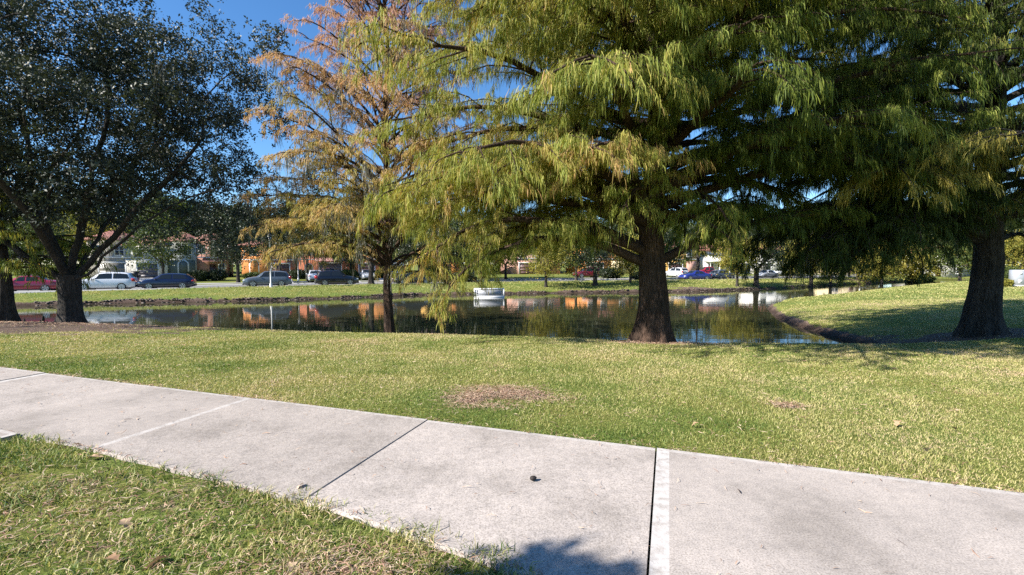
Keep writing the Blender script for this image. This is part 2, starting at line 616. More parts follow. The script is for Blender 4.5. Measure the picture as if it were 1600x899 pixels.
# ------------------------------------------------------------------ sidewalk
def build_sidewalk():
    V, Fq, band, tone, cur = [], [], [], [], [0.5]

    def P(s, w, z):
        tone.append(cur[0])
        p = WALK_O + WALK_E * s - WALK_N * w * float(walk_w(s)) / WALK_W
        return (p[0], p[1], z)
    rng = np.random.default_rng(5)

    def strip(s0, s1, w0, w1, b, top=.0):
        n = max(1, int(abs(s1 - s0) / .25))
        for k in range(n):
            a, c = s0 + (s1 - s0) * k / n, s0 + (s1 - s0) * (k + 1) / n
            i = len(V)
            for (s_, w_) in ((a, w0), (a, w1), (c, w1), (c, w0)):
                V.append(P(s_, w_, top))
                band.append(b)
            Fq.append((i, i + 1, i + 2, i + 3))

    def slab(s0, s1, left_band=0, right_band=0, dz=0.0, w0=0.0, w1=WALK_W):
        top = dz
        cur[0] = float(rng.uniform(0, 1))
        a = s0
        if left_band:
            strip(s0, s0 + left_band, w0, w1, .95, top)
            a = s0 + left_band
        c = s1 - right_band if right_band else s1
        strip(a, c, w0, w0 + .045, .55, top)
        strip(a, c, w0 + .045, w1 - .03, 0.0, top)
        strip(a, c, w1 - .03, w1, .1, top)
        if right_band:
            strip(s1 - right_band, s1, w0, w1, .7, top)
        # rim: rounded-down sides
        i = len(V)
        ss = np.linspace(s0, s1, max(2, int((s1 - s0) / .25) + 1))
        loop = [(a_, w0, 0, -1) for a_ in ss] + [(a_, w1, 0, 1) for a_ in ss[::-1]]
        nl = len(loop)
        for z in (top, top - .012, -.14):
            g = 0.0 if z == top else .008
            for (s_, w_, _, sg) in loop:
                V.append(P(s_, w_ + sg * g, z))
                band.append(0.0)
        for k in range(2):
            for q in range(nl):
                r = (q + 1) % nl
                Fq.append((i + k * nl + q, i + k * nl + r, i + k * nl + nl + r, i + k * nl + nl + q))
    J = [-22.0, -19.6, -17.3, -15.0, -12.7, -10.55, -8.55, -6.45, -4.58, -2.24, 0.0, 4.6, 9.2, 13.8, 20]
    for k in range(len(J) - 1):
        g0 = .011 if k % 2 == 0 else .005
        wide0 = J[k] in (0.0, -8.55, 4.6)
        wideR = J[k + 1] in (-4.58,)
        slab(J[k] + (.006 if J[k] == 0.0 else .003), J[k + 1] - (.008 if J[k + 1] in (0.0, -4.58) else .003),
             left_band=.10 if wide0 else 0, right_band=.065 if wideR else 0, dz=.004 * ((k * 7) % 3 - 1))
    # the short slab end that sticks out at the verge on the left
    slab(-9.2, -5.62, 0, .05, dz=.022, w0=WALK_W + .012, w1=WALK_W + .9)
    o = make_mesh('sidewalk', V, [np.array(Fq)], M['concrete'], attrs={'band': band, 'tone': tone})
    tag(o, kind='structure')


build_sidewalk()


# ------------------------------------------------------------------ grass
def blade_mesh(rng, x, y, z, h, w, lean, tint, segs=2):
    n = len(x)
    az = rng.uniform(0, 2 * PI, n)
    laz = rng.uniform(0, 2 * PI, n)
    side = np.stack([np.cos(az), np.sin(az), np.zeros(n)], 1)
    ln = np.stack([np.cos(laz), np.sin(laz), np.zeros(n)], 1) * (lean * h)[:, None]
    base = np.stack([x, y, z], 1)
    up = np.array([0, 0, 1.0])
    mid = base + up * (h * .62)[:, None] + ln * .35
    tip = base + up * (h * np.sqrt(np.maximum(.1, 1 - (lean * .75) ** 2)))[:, None] + ln
    hw = (w * .5)[:, None]
    V = np.stack([base - side * hw, base + side * hw, mid - side * hw * .8, mid + side * hw * .8, tip], 1).reshape(-1, 3)
    i = np.arange(n) * 5
    q = np.stack([i, i + 1, i + 3, i + 2], 1)
    t = np.stack([i + 2, i + 3, i + 4], 1)
    return V, [q, t], np.repeat(tint, 5)


def lawn_tint(x, y, rng):
    _, w = walk_uv(x, y)
    near = np.clip((-w) / 3.2, 0, 1)                      # 0 by the walk, 1 far into the lawn
    t = .43 + .23 * near + .25 * vnoise(x, y, 1.4, 11) + .17 * vnoise(x, y, .45, 12) + .09 * vnoise(x, y, 4.5, 13)
    return np.clip(t + rng.normal(0, .17, len(x)), 0, 1)


def build_grass():
    rng = np.random.default_rng(21)
    # --- the mown lawn between the walk and the pond, and on round the cove
    n = 980000
    ygrid = np.linspace(2.2, 34, 400)
    dens = np.clip((5 / ygrid) ** 1.55, 0, 1.15) * (2.45 * ygrid + 4)
    cdf = np.cumsum(dens)
    cdf /= cdf[-1]
    y = np.interp(rng.uniform(0, 1, n), cdf, ygrid)
    x = rng.uniform(-1, 1, n) * (1.22 * y + 2)
    u, w = walk_uv(x, y)
    dn, dp, df = lake_d(x, y)
    keep = (w < -.015) & ~inside(x, y, POLY) & (np.minimum(dn, dp) > .35) & (y < 30)
    keep &= rng.uniform(0, 1, n) > soil_mask(x, y) * .97
    x, y, w = x[keep], y[keep], w[keep]
    z = height(x, y, cut=False) - .01
    k = np.maximum(1, y / 4.5)
    h = rng.uniform(.020, .046, len(x)) * (1 + .25 * vnoise(x, y, .5, 5)) * k ** .18
    wd = rng.uniform(.0030, .0064, len(x)) * k ** .85
    lean = rng.uniform(.3, 1.15, len(x))
    V, Fs, tt = blade_mesh(rng, x, y, z, h, wd, lean, lawn_tint(x, y, rng))
    o = make_mesh('grass', V, Fs, M['grass'], attrs={'tint': tt})
    tag(o, 'mown yellow-green lawn between the sidewalk and the pond', 'grass', kind='stuff')
    # --- the rougher verge this side of the walk
    n = 260000
    x = rng.uniform(-7.5, 2.5, n)
    y = rng.uniform(.6, 6.5, n)
    u, w = walk_uv(x, y)
    edge = WALK_W - .035 + .05 * vnoise(u, 0 * u, .35, 31) - .05 * vnoise(u, 0 * u, .12, 32) - .10 * np.clip(1 - np.abs(u + 1.55) / 1.2, 0, 1)
    keep = (w > edge) & (w < WALK_W + 3.6) & ~((u < -5.6) & (w < WALK_W + .93))
    dens = .12 + .88 * np.clip(.55 + 1.1 * vnoise(x, y, .26, 33) + .5 * vnoise(x, y, .09, 34), 0, 1)
    keep &= rng.uniform(0, 1, n) < dens
    x, y, u, w = x[keep], y[keep], u[keep], w[keep]
    n = len(x)
    z = height(x, y, cut=False) + .012
    tall = np.clip(.5 + .9 * vnoise(x, y, .35, 35), 0, 1)
    h = rng.uniform(.025, .065, n) * (1 + 1.2 * tall * rng.uniform(0, 1, n))
    wd = rng.uniform(.003, .0085, n)
    lean = rng.uniform(.45, 1.25, n)
    t = .36 + .26 * vnoise(x, y, .5, 36) + .16 * vnoise(x, y, .15, 37) + rng.normal(0, .24, n)
    V, Fs, tt = blade_mesh(rng, x, y, z, h, wd, lean, np.clip(t, 0, 1))
    o = make_mesh('grass', V, Fs, M['grass'], attrs={'tint': tt})
    tag(o, 'rough green verge with dry thatch on this side of the sidewalk', 'grass', kind='stuff')
    # --- peninsula and far bank
    n = 260000
    x = rng.uniform(-62, 75, n)
    y = rng.uniform(17, 84, n)
    dn, dp, df = lake_d(x, y)
    s = street_band(x, y)
    keep = ~inside(x, y, POLY) & (np.minimum(dp, df) < 24) & (np.minimum(dp, df) > .5) & (dn > 4) & ((s < -.3) | (dp < df))
    keep &= (np.abs(x) < 1.2 * y) & (rng.uniform(0, 1, n) > soil_mask(x, y))
    x, y = x[keep], y[keep]
    n = len(x)
    z = height(x, y) - .01
    k = y / 30
    h = rng.uniform(.05, .10, n) * k ** .4
    wd = rng.uniform(.03, .055, n) * k
    t = .50 + .14 * vnoise(x, y, 2.2, 41) + .1 * vnoise(x, y, .7, 42) + rng.normal(0, .10, n)
    V, Fs, tt = blade_mesh(rng, x, y, z, h, wd, rng.uniform(.3, 1.1, n), np.clip(t, 0, 1))
    o = make_mesh('grass', V, Fs, M['grass'], attrs={'tint': tt})
    tag(o, 'sunlit turf on the far bank and on the spit right of the pond', 'grass', kind='stuff')


build_grass()


def build_litter():
    rng = np.random.default_rng(77)
    pts = []
    # along both edges of the walk
    n = 5200
    u = rng.uniform(-14, 5, n)
    w = np.where(rng.uniform(0, 1, n) < .55, -np.abs(rng.normal(0, .045, n)) + .02, WALK_W + np.abs(rng.normal(0, .05, n)) - .03)
    clump = vnoise(u, w * 0, .4, 51) + .6 * vnoise(u, w * 0, .13, 52)
    k = rng.uniform(-.5, 1.0, n) < clump
    u, w = u[k], w[k]
    # loose on the slabs
    u = np.concatenate([u, rng.uniform(-12, 4, 420)])
    w = np.concatenate([w, rng.uniform(.03, WALK_W, 420) ** 1.0])
    p = WALK_O[None] + WALK_E[None] * u[:, None] - WALK_N[None] * (w * walk_w(u) / WALK_W)[:, None]
    zz = np.where((w > 0) & (w < WALK_W), .010, -.005 + rng.uniform(0, .025, len(w)))
    pts.append(np.column_stack([p, zz]))
    # bare straw patches in the lawn
    for cx, cy, rx, ry, m in ((-.52, 5.72, .34, .42, 1500), (.02, 5.95, .46, .40, 1500), (-.25, 6.25, .6, .22, 900), (.5, 5.7, .4, .25, 350), (-.3, 5.3, .5, .2, 500), (3.35, 5.55, .24, .2, 420), (4.0, 12.5, 1.6, .5, 1800), (-1.5, 2.05, .9, .3, 700), (-2.6, 2.9, 1.6, .8, 2600), (-.9, 2.35, .7, .25, 1500), (-4.2, 3.0, 1.2, .8, 1400), (-18, 17, 6.5, 1.7, 5200), (-12.5, 16.7, 3.2, .5, 1200)):
        a = rng.normal(0, .52, (m, 2)) * [rx, ry] + [cx, cy]
        _, ww = walk_uv(a[:, 0], a[:, 1])
        a = a[(ww < -.02) | (ww > WALK_W)]
        pts.append(np.column_stack([a, height(a[:, 0], a[:, 1], cut=False) + rng.uniform(.008, .035, len(a)) + .025 * (ww[(ww < -.02) | (ww > WALK_W)] > 0)]))
    # thin scatter over the lawn
    m = 7000
    yy = rng.uniform(3, 13, m)
    xx = rng.uniform(-1.1, 1.1, m) * yy
    _, ww = walk_uv(xx, yy)
    k = ww < -.03
    xx, yy = xx[k], yy[k]
    pts.append(np.column_stack([xx, yy, height(xx, yy, cut=False) + rng.uniform(.03, .055, len(xx))]))
    P = np.concatenate(pts)
    n = len(P)
    D = np.hypot(P[:, 0], P[:, 1])
    L = rng.uniform(.02, .075, n) * np.maximum(1, D / 7) ** .6
    wd = rng.uniform(.0025, .006, n) * np.maximum(1, D / 4.5) ** .7
    az = rng.uniform(0, 2 * PI, n)
    d = np.stack([np.cos(az), np.sin(az), rng.normal(0, .15, n)], 1)
    s = np.stack([-np.sin(az), np.cos(az), rng.normal(0, .3, n)], 1)
    bend = s * (L * rng.uniform(-.35, .35, n))[:, None]
    a, b, c = P - d * L[:, None] * .5, P + bend * .6 + [0, 0, .003], P + d * L[:, None] * .5
    hw = s * wd[:, None] * .5
    V = np.stack([a - hw * .4, a + hw * .4, b - hw, b + hw, c - hw * .4, c + hw * .4], 1).reshape(-1, 3)
    i = np.arange(n) * 6
    q = np.concatenate([np.stack([i, i + 1, i + 3, i + 2], 1), np.stack([i + 2, i + 3, i + 5, i + 4], 1)])
    o = make_mesh('needle_litter', V, [q], M['needles'], attrs={'tint': np.repeat(rng.uniform(0, 1, n), 6)})
    tag(o, 'reddish brown fallen needles along the walk edges and in bare patches', 'litter', kind='stuff')


build_litter()


# ------------------------------------------------------------------ trees
def ribbons(rng, P, out, L, W, tint, hang=1.0):
    """thin hanging sprays: P (n,3) start, out (n,3) horizontal swing, L length, W width"""
    n = len(P)
    down = np.array([0, 0, -1.0])
    jit = rng.normal(0, .16, (n, 3))
    a = P
    b = P + L[:, None] * (out * .28 + down * .42 * hang + jit * .5)
    c = P + L[:, None] * (out * .34 + down * .98 * hang + jit)
    az = rng.uniform(0, 2 * PI, n)
    s = np.stack([np.cos(az), np.sin(az), rng.normal(0, .25, n)], 1) * (W * .5)[:, None]
    V = np.stack([a - s * .5, a + s * .5, b - s, b + s, c - s * .25, c + s * .25], 1).reshape(-1, 3)
    i = np.arange(n) * 6
    q = np.concatenate([np.stack([i, i + 1, i + 3, i + 2], 1), np.stack([i + 2, i + 3, i + 5, i + 4], 1)])
    return V, q, np.repeat(tint, 6)


def leaves(rng, P, size, tint, flat=.35, slim=.5):
    """rhombic leaves, slightly folded"""
    n = len(P)
    nrm = rng.normal(0, 1, (n, 3)) * [1, 1, .8] + [0, 0, flat]
    nrm /= np.linalg.norm(nrm, axis=1, keepdims=True)
    d = rng.normal(0, 1, (n, 3)) - [0, 0, .3]
    d -= nrm * (d * nrm).sum(1, keepdims=True)
    d /= np.linalg.norm(d, axis=1, keepdims=True) + 1e-9
    s = np.cross(nrm, d)
    L = size[:, None]
    V = np.stack([P - d * L * .5, P + s * L * slim * .5 + nrm * L * .07, P + d * L * .5, P - s * L * slim * .5 + nrm * L * .07], 1).reshape(-1, 3)
    i = np.arange(n) * 4
    q = np.stack([i, i + 1, i + 2, i + 3], 1)
    return V, q, np.repeat(tint, 4)


class Tubes:
    def __init__(s):
        s.V, s.F, s.n = [], [], 0

    def add(s, P, rad, sides, lobe=None):
        V, Fq, _ = tube_arrays(P, rad, sides, lobe)
        s.V.append(V)
        s.F.append(Fq + s.n)
        s.n += len(V)

    def build(s, name, mat, parent):
        return make_mesh(name, np.concatenate(s.V), [np.concatenate(s.F)], mat, parent, smooth=True)


def trunk_tube(T, rng, H, r0, flare, lobes=7, lean=(0, 0), sides=36, wob=.06, top=.12, dz=.18):
    z = np.concatenate([np.linspace(-.35, 1.6, 16), np.linspace(1.8, H, max(8, int(H / .6)))])
    zz = np.maximum(z, 0)
    t = np.clip(zz / H, 0, 1)
    r = r0 * (top + (1 - top) * (1 - t) ** .85) + flare * np.exp(-zz / .42) + .12 * r0 * np.exp(-zz / 1.4)
    ph = rng.uniform(0, 6, 4)
    P = np.stack([lean[0] * t + wob * np.sin(zz * 1.1 + ph[0]) * np.minimum(1, zz / 2), lean[1] * t + wob * np.sin(zz * .9 + ph[1]) * np.minimum(1, zz / 2), z], 1)

    def lobe(rr, th):
        amp = (.16 * np.exp(-zz / .7) + .035)[:, None]
        f = 1 + amp * np.cos(lobes * th[None] + ph[2] + .25 * zz[:, None]) + .5 * amp * np.cos((lobes * 2 + 1) * th[None] + ph[3])
        f = f + .02 * np.sin(th[None] * 5 + zz[:, None] * 6)
        return rr * f
    T.add(P, r, sides, lobe)
    return lambda h: np.array([np.interp(h, z, P[:, 0]), np.interp(h, z, P[:, 1]), h]), lambda h: np.interp(h, z, r)


def limb_path(rng, start, az, L, elev, droop, n=10, wob=.10, pw=1.4):
    pts = [np.array(start, float)]
    st = L / n
    for k in range(n):
        t = (k + .5) / n
        e = elev - droop * t ** pw + rng.normal(0, wob * .6)
        az += rng.normal(0, wob)
        pts.append(pts[-1] + st * np.array([math.cos(az) * math.cos(e), math.sin(az) * math.cos(e), math.sin(e)]))
    return np.array(pts), az


def cypress(name, label, loc, seed, H, r0, flare, zlow, nlimb, Lmax, limbs, leafmat, barkmat, density=1.0, tint0=.4, tint_tip=.2, tint_h=0.0,
            spr_l=(.08, .26), spr_w=(.009, .017), sparse=0.0, group=None, moss=0, wfun=None, elev=(.05, .45), droop=(.5, 1.0), zmax=None, cat='tree', hang=1.0, in_t=.28, strand=1.0, pexp=.42, side=0.0, limb_r=.0155):
    rng = np.random.default_rng(seed)
    root = empty(name, label, cat, loc, 0, group)
    T = Tubes()
    axis, rad = trunk_tube(T, rng, H, r0, flare, lobes=int(rng.integers(6, 9)))
    specs = list(limbs)
    zmax = zmax or H * .97
    for k in range(nlimb):
        f = ((k + rng.uniform(.1, .9)) / nlimb) ** 1.15
        zz = zlow + (zmax - zlow) * f
        az = k * 2.39996 + rng.normal(0, .3)
        prof = min(1.0, .75 + 1.2 * f) * max(.12, (1 - (zz - zlow) / (H - zlow + .5)) ** pexp)
        L = Lmax * prof * rng.uniform(.78, 1.1)
        if wfun:
            L *= wfun(az, zz)
        specs.append((zz, az, L, rng.uniform(*elev) + .35 * f, rng.uniform(*droop), tint0 + rng.normal(0, .11) + tint_h * f + side * math.cos(az - R(200))))  # side term: sunward limbs yellower, far side darker, light painted into the leaf colour
    S, O, TT = [], [], []
    MP = []
    for (zz, az, L, e0, dr, tn) in specs:
        if L < .4:
            continue
        st = axis(zz)
        P, _ = limb_path(rng, st, az, L, e0, dr)
        rl = min(rad(zz) * .42, .018 + limb_r * L)
        rr = rl * (1 - np.linspace(0, 1, len(P))) ** .8 + .010
        T.add(P, rr, 8 if rl > .06 else 6)
        ns = max(4, int(L * 2.5 * density))
        tpar = np.linspace(0, 1, len(P))
        for m in range(ns):
            t = in_t + (1 - in_t) * (m + rng.uniform(0, 1)) / ns
            if rng.uniform() < sparse:
                continue
            p = np.array([np.interp(t, tpar, P[:, q]) for q in range(3)])
            k = min(len(P) - 2, int(t * (len(P) - 1)))
            d = P[k + 1] - P[k]
            laz = math.atan2(d[1], d[0])
            le = math.atan2(d[2], math.hypot(d[0], d[1]))
            sgn = 1 if m % 2 else -1
            a2 = laz + sgn * rng.uniform(.5, 1.25)
            L2 = (.10 + .26 * (1 - t) ** .7) * L * rng.uniform(.6, 1.25) + .25
            P2, _ = limb_path(rng, p, a2, L2, le + rng.uniform(-.1, .3), rng.uniform(.5, 1.1), n=6, wob=.15)
            T.add(P2, (.012 + .004 * L2) * (1 - np.linspace(0, 1, 7)) ** .7 + .004, 4)
            if rng.uniform() < moss and L2 > .5:
                MP.append(P2[2:])
            # tertiary twigs
            twigs = [P2]
            n3 = max(2, int(L2 / .30))
            for q in range(n3):
                t3 = rng.uniform(.2, 1)
                j = t3 * 6
                i0 = min(5, int(j))
                b = P2[i0] + (P2[i0 + 1] - P2[i0]) * (j - i0)
                d3 = P2[i0 + 1] - P2[i0]
                a3 = math.atan2(d3[1], d3[0]) + rng.choice([-1, 1]) * rng.uniform(.5, 1.3)
                L3 = rng.uniform(.25, .75) * min(1, .4 + L2 / 2)
                P3, _ = limb_path(rng, b, a3, L3, rng.uniform(-.2, .4), rng.uniform(.8, 1.5), n=4, wob=.2)
                twigs.append(P3)
                T.add(P3[::2], [.006, .0045, .003], 3)
            for Q in twigs:
                seg = np.diff(Q, axis=0)
                ll = np.linalg.norm(seg, axis=1).sum()
                c = max(3, int(ll / .052 * density * strand))
                tq = rng.uniform(.12, 1, c) ** .85 * (len(Q) - 1)
                iq = np.minimum(len(Q) - 2, tq.astype(int))
                pos = Q[iq] + seg[iq] * (tq - iq)[:, None] + rng.normal(0, .035, (c, 3))
                dirn = seg[iq] / (np.linalg.norm(seg[iq], axis=1, keepdims=True) + 1e-9)
                S.append(pos)
                O.append(dirn + rng.normal(0, .5, (c, 3)) * [1, 1, .3])
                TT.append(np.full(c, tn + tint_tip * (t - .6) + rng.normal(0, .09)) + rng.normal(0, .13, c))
    tr = T.build('trunk', barkmat, root)
    P, Od, tt = np.concatenate(S), np.concatenate(O), np.clip(np.concatenate(TT), 0, 1)
    n = len(P)
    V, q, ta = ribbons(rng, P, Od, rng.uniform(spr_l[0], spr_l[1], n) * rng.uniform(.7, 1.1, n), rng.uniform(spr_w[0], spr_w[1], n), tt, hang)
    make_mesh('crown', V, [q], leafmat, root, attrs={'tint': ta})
    if MP:
        S = []
        for Q in MP:
            c = 26
            k = rng.uniform(0, len(Q) - 1.01, c)
            i = k.astype(int)
            S.append(Q[i] + (Q[i + 1] - Q[i]) * (k - i)[:, None] + rng.normal(0, .05, (c, 3)))
        P = np.concatenate(S)
        n = len(P)
        V, q, ta = ribbons(rng, P, rng.normal(0, .15, (n, 3)), rng.uniform(.25, 1.0, n), rng.uniform(.012, .030, n), rng.uniform(0, 1, n), 1.0)
        make_mesh('moss_fronds', V, [q], M['moss'], root, attrs={'tint': ta})
    return root


def broadleaf(name, label, loc, seed, H, crown, r0, fork, targets, leafmat, barkmat, lpc=150, lsize=(.07, .12), csig=.5, tip_r=.006, tint0=.45,
              flare=.15, limbs=None, group=None, rz=0, squash=.75, cat='tree', shell=.45, stems=None, slim=.5, pexp=.44, extra=None, moss=0, lowcut=.92, sub=0):
    """crown = (cx, cy, cz, rx, ry, rz) ellipsoid in local coordinates"""
    rng = np.random.default_rng(seed)
    root = empty(name, label, cat, loc, rz, group)
    cx, cy, cz, rx, ry, rzz = crown
    n = targets
    d = rng.normal(0, 1, (n, 3))
    d /= np.linalg.norm(d, axis=1, keepdims=True)
    rr = (shell + (1 - shell) * rng.uniform(0, 1, n)) ** .7 * (1 + .16 * rng.normal(0, 1, n))
    Tg = np.array([cx, cy, cz]) + d * rr[:, None] * [rx, ry, rzz]
    Tg = Tg[Tg[:, 2] > max(fork * .75, cz - rzz * lowcut)]
    if extra is not None:
        Tg = np.concatenate([Tg, np.asarray(extra, float)])
    pos = [np.array([0, 0, -.25]), np.array([0, 0, fork])]
    par = [-1, 0]
    dirs = [np.array([0, 0, 1.]), np.array([0, 0, 1.])]
    chains = []
    plen = [0, 0]
    if limbs is None:
        limbs = []
        for k in range(5):
            a = k * 1.2566 + rng.normal(0, .25)
            e = rng.uniform(.5, 1.2)
            L = rng.uniform(.35, .6) * min(rx, rzz + 1)
            limbs.append([(math.cos(a) * math.cos(e) * L * q, math.sin(a) * math.cos(e) * L * q, fork + math.sin(e) * L * q) for q in (.5, 1.0)])
    for lb in limbs:
        p = 1
        ch = [1]
        for q in lb:
            q = np.array(q, float)
            seg = q - pos[p]
            m = max(1, int(np.linalg.norm(seg) / .5))
            base = pos[p]
            for s in range(1, m + 1):
                pos.append(base + seg * s / m + (rng.normal(0, .035, 3) if s < m else 0))
                par.append(p)
                plen.append(plen[p] + np.linalg.norm(seg) / m)
                p = len(pos) - 1
                ch.append(p)
        chains.append(ch)
    order = np.argsort(np.linalg.norm(Tg - np.array([0, 0, fork]), axis=1))
    ends = []
    for ti in order:
        t = Tg[ti]
        A = np.array(pos[1:])
        dd = np.linalg.norm(A - t, axis=1) + .22 * np.array(plen[1:])
        b = int(np.argmin(dd)) + 1
        L = np.linalg.norm(t - pos[b])
        m = max(2, int(L / .45))
        ch = [b]
        p = b
        base = pos[b]
        off = rng.normal(0, .09 * L, 3) + [0, 0, .10 * L]
        for s in range(1, m + 1):
            u = s / m
            pos.append(base + (t - base) * u + off * (4 * u * (1 - u)) * .7 + rng.normal(0, .02, 3))
            par.append(p)
            plen.append(plen[p] + L / m)
            p = len(pos) - 1
            ch.append(p)
        chains.append(ch)
        ends.append(p)
    cnt = np.zeros(len(pos))
    cnt[ends] += 1
    for i in range(len(pos) - 1, 0, -1):
        cnt[par[i]] += cnt[i]
    rad = tip_r * np.maximum(cnt, .6) ** pexp
    sc = r0 * .92 / max(rad[1], 1e-6)
    rad = np.minimum(rad * sc ** (np.clip(np.log(np.maximum(cnt, 1)) / np.log(max(cnt[1], 2)), 0, 1)), r0 * .8)
    pos = np.array(pos)
    T = Tubes()
    if stems is None:
        zt = np.concatenate([np.linspace(-.3, min(1, fork * .6), 8), np.linspace(min(1, fork * .6), fork + .25, 6)[1:]])
        zz = np.maximum(zt, 0)
        ph = rng.uniform(0, 6, 2)
        rt = r0 * (1 - .10 * zz / fork) + flare * np.exp(-zz / .25) + .10 * r0 * np.clip((zz - fork * .6) / (fork * .4), 0, 1)

        def lobe(r_, th):
            amp = (.10 * np.exp(-zz / .5) + .03)[:, None]
            return r_ * (1 + amp * np.cos(5 * th[None] + ph[0]) + .5 * amp * np.cos(9 * th[None] + ph[1] + zz[:, None]))
        T.add(np.stack([0 * zt, 0 * zt, zt], 1), rt, 24 if r0 > .2 else 10, lobe)
    for ch in chains:
        r_ = rad[ch].copy()
        r_[0] = min(r_[0], r_[1] * 1.25)
        if len(ch) < 2:
            continue
        rm = r_.max()
        T.add(pos[ch], r_, 12 if rm > .12 else 8 if rm > .05 else 5 if rm > .02 else 3)
    T.build('trunk', barkmat, root)
    E = pos[ends]
    k = np.maximum(8, (lpc * rng.uniform(.55, 1.45, len(E))).astype(int))
    idx = np.repeat(np.arange(len(E)), k)
    ctint = tint0 + .14 * rng.normal(0, 1, len(E))
    cs = csig * rng.uniform(.7, 1.3, len(E))
    g = rng.normal(0, 1, (len(idx), 3))
    if sub:                                   # leaves in rosettes at the twig ends
        key = idx * 1000 + rng.integers(0, max(2, int(lpc / sub)), len(idx))
        uq, inv = np.unique(key, return_inverse=True)
        gc = rng.normal(0, 1, (len(uq), 3))
        P = E[idx] + gc[inv] * cs[idx][:, None] * [1, 1, squash] + g * .075
    else:
        P = E[idx] + g * cs[idx][:, None] * [1, 1, squash]
    V, q, ta = leaves(rng, P, rng.uniform(lsize[0], lsize[1], len(P)), np.clip(ctint[idx] + rng.normal(0, .17, len(P)), 0, 1), slim=slim)
    make_mesh('crown', V, [q], leafmat, root, attrs={'tint': ta})
    if moss:
        s = rng.choice(len(E), moss)
        P = E[np.repeat(s, 22)] + rng.normal(0, .10, (moss * 22, 3)) - [0, 0, .2]
        n = len(P)
        V, q, ta = ribbons(rng, P, rng.normal(0, .1, (n, 3)), rng.uniform(.2, .8, n), rng.uniform(.012, .03, n), rng.uniform(0, 1, n), 1.0)
        make_mesh('moss_fronds', V, [q], M['moss'], root, attrs={'tint': ta})
    return root


def gz(x, y):
    return float(height(np.array([x]), np.array([y]))[0])


def at_ground(px, D):
    """ground point seen at picture column px (1600 wide) at distance D along the view axis"""
    x = (px - CX) / F_PX * D
    return (x, D, gz(x, D))


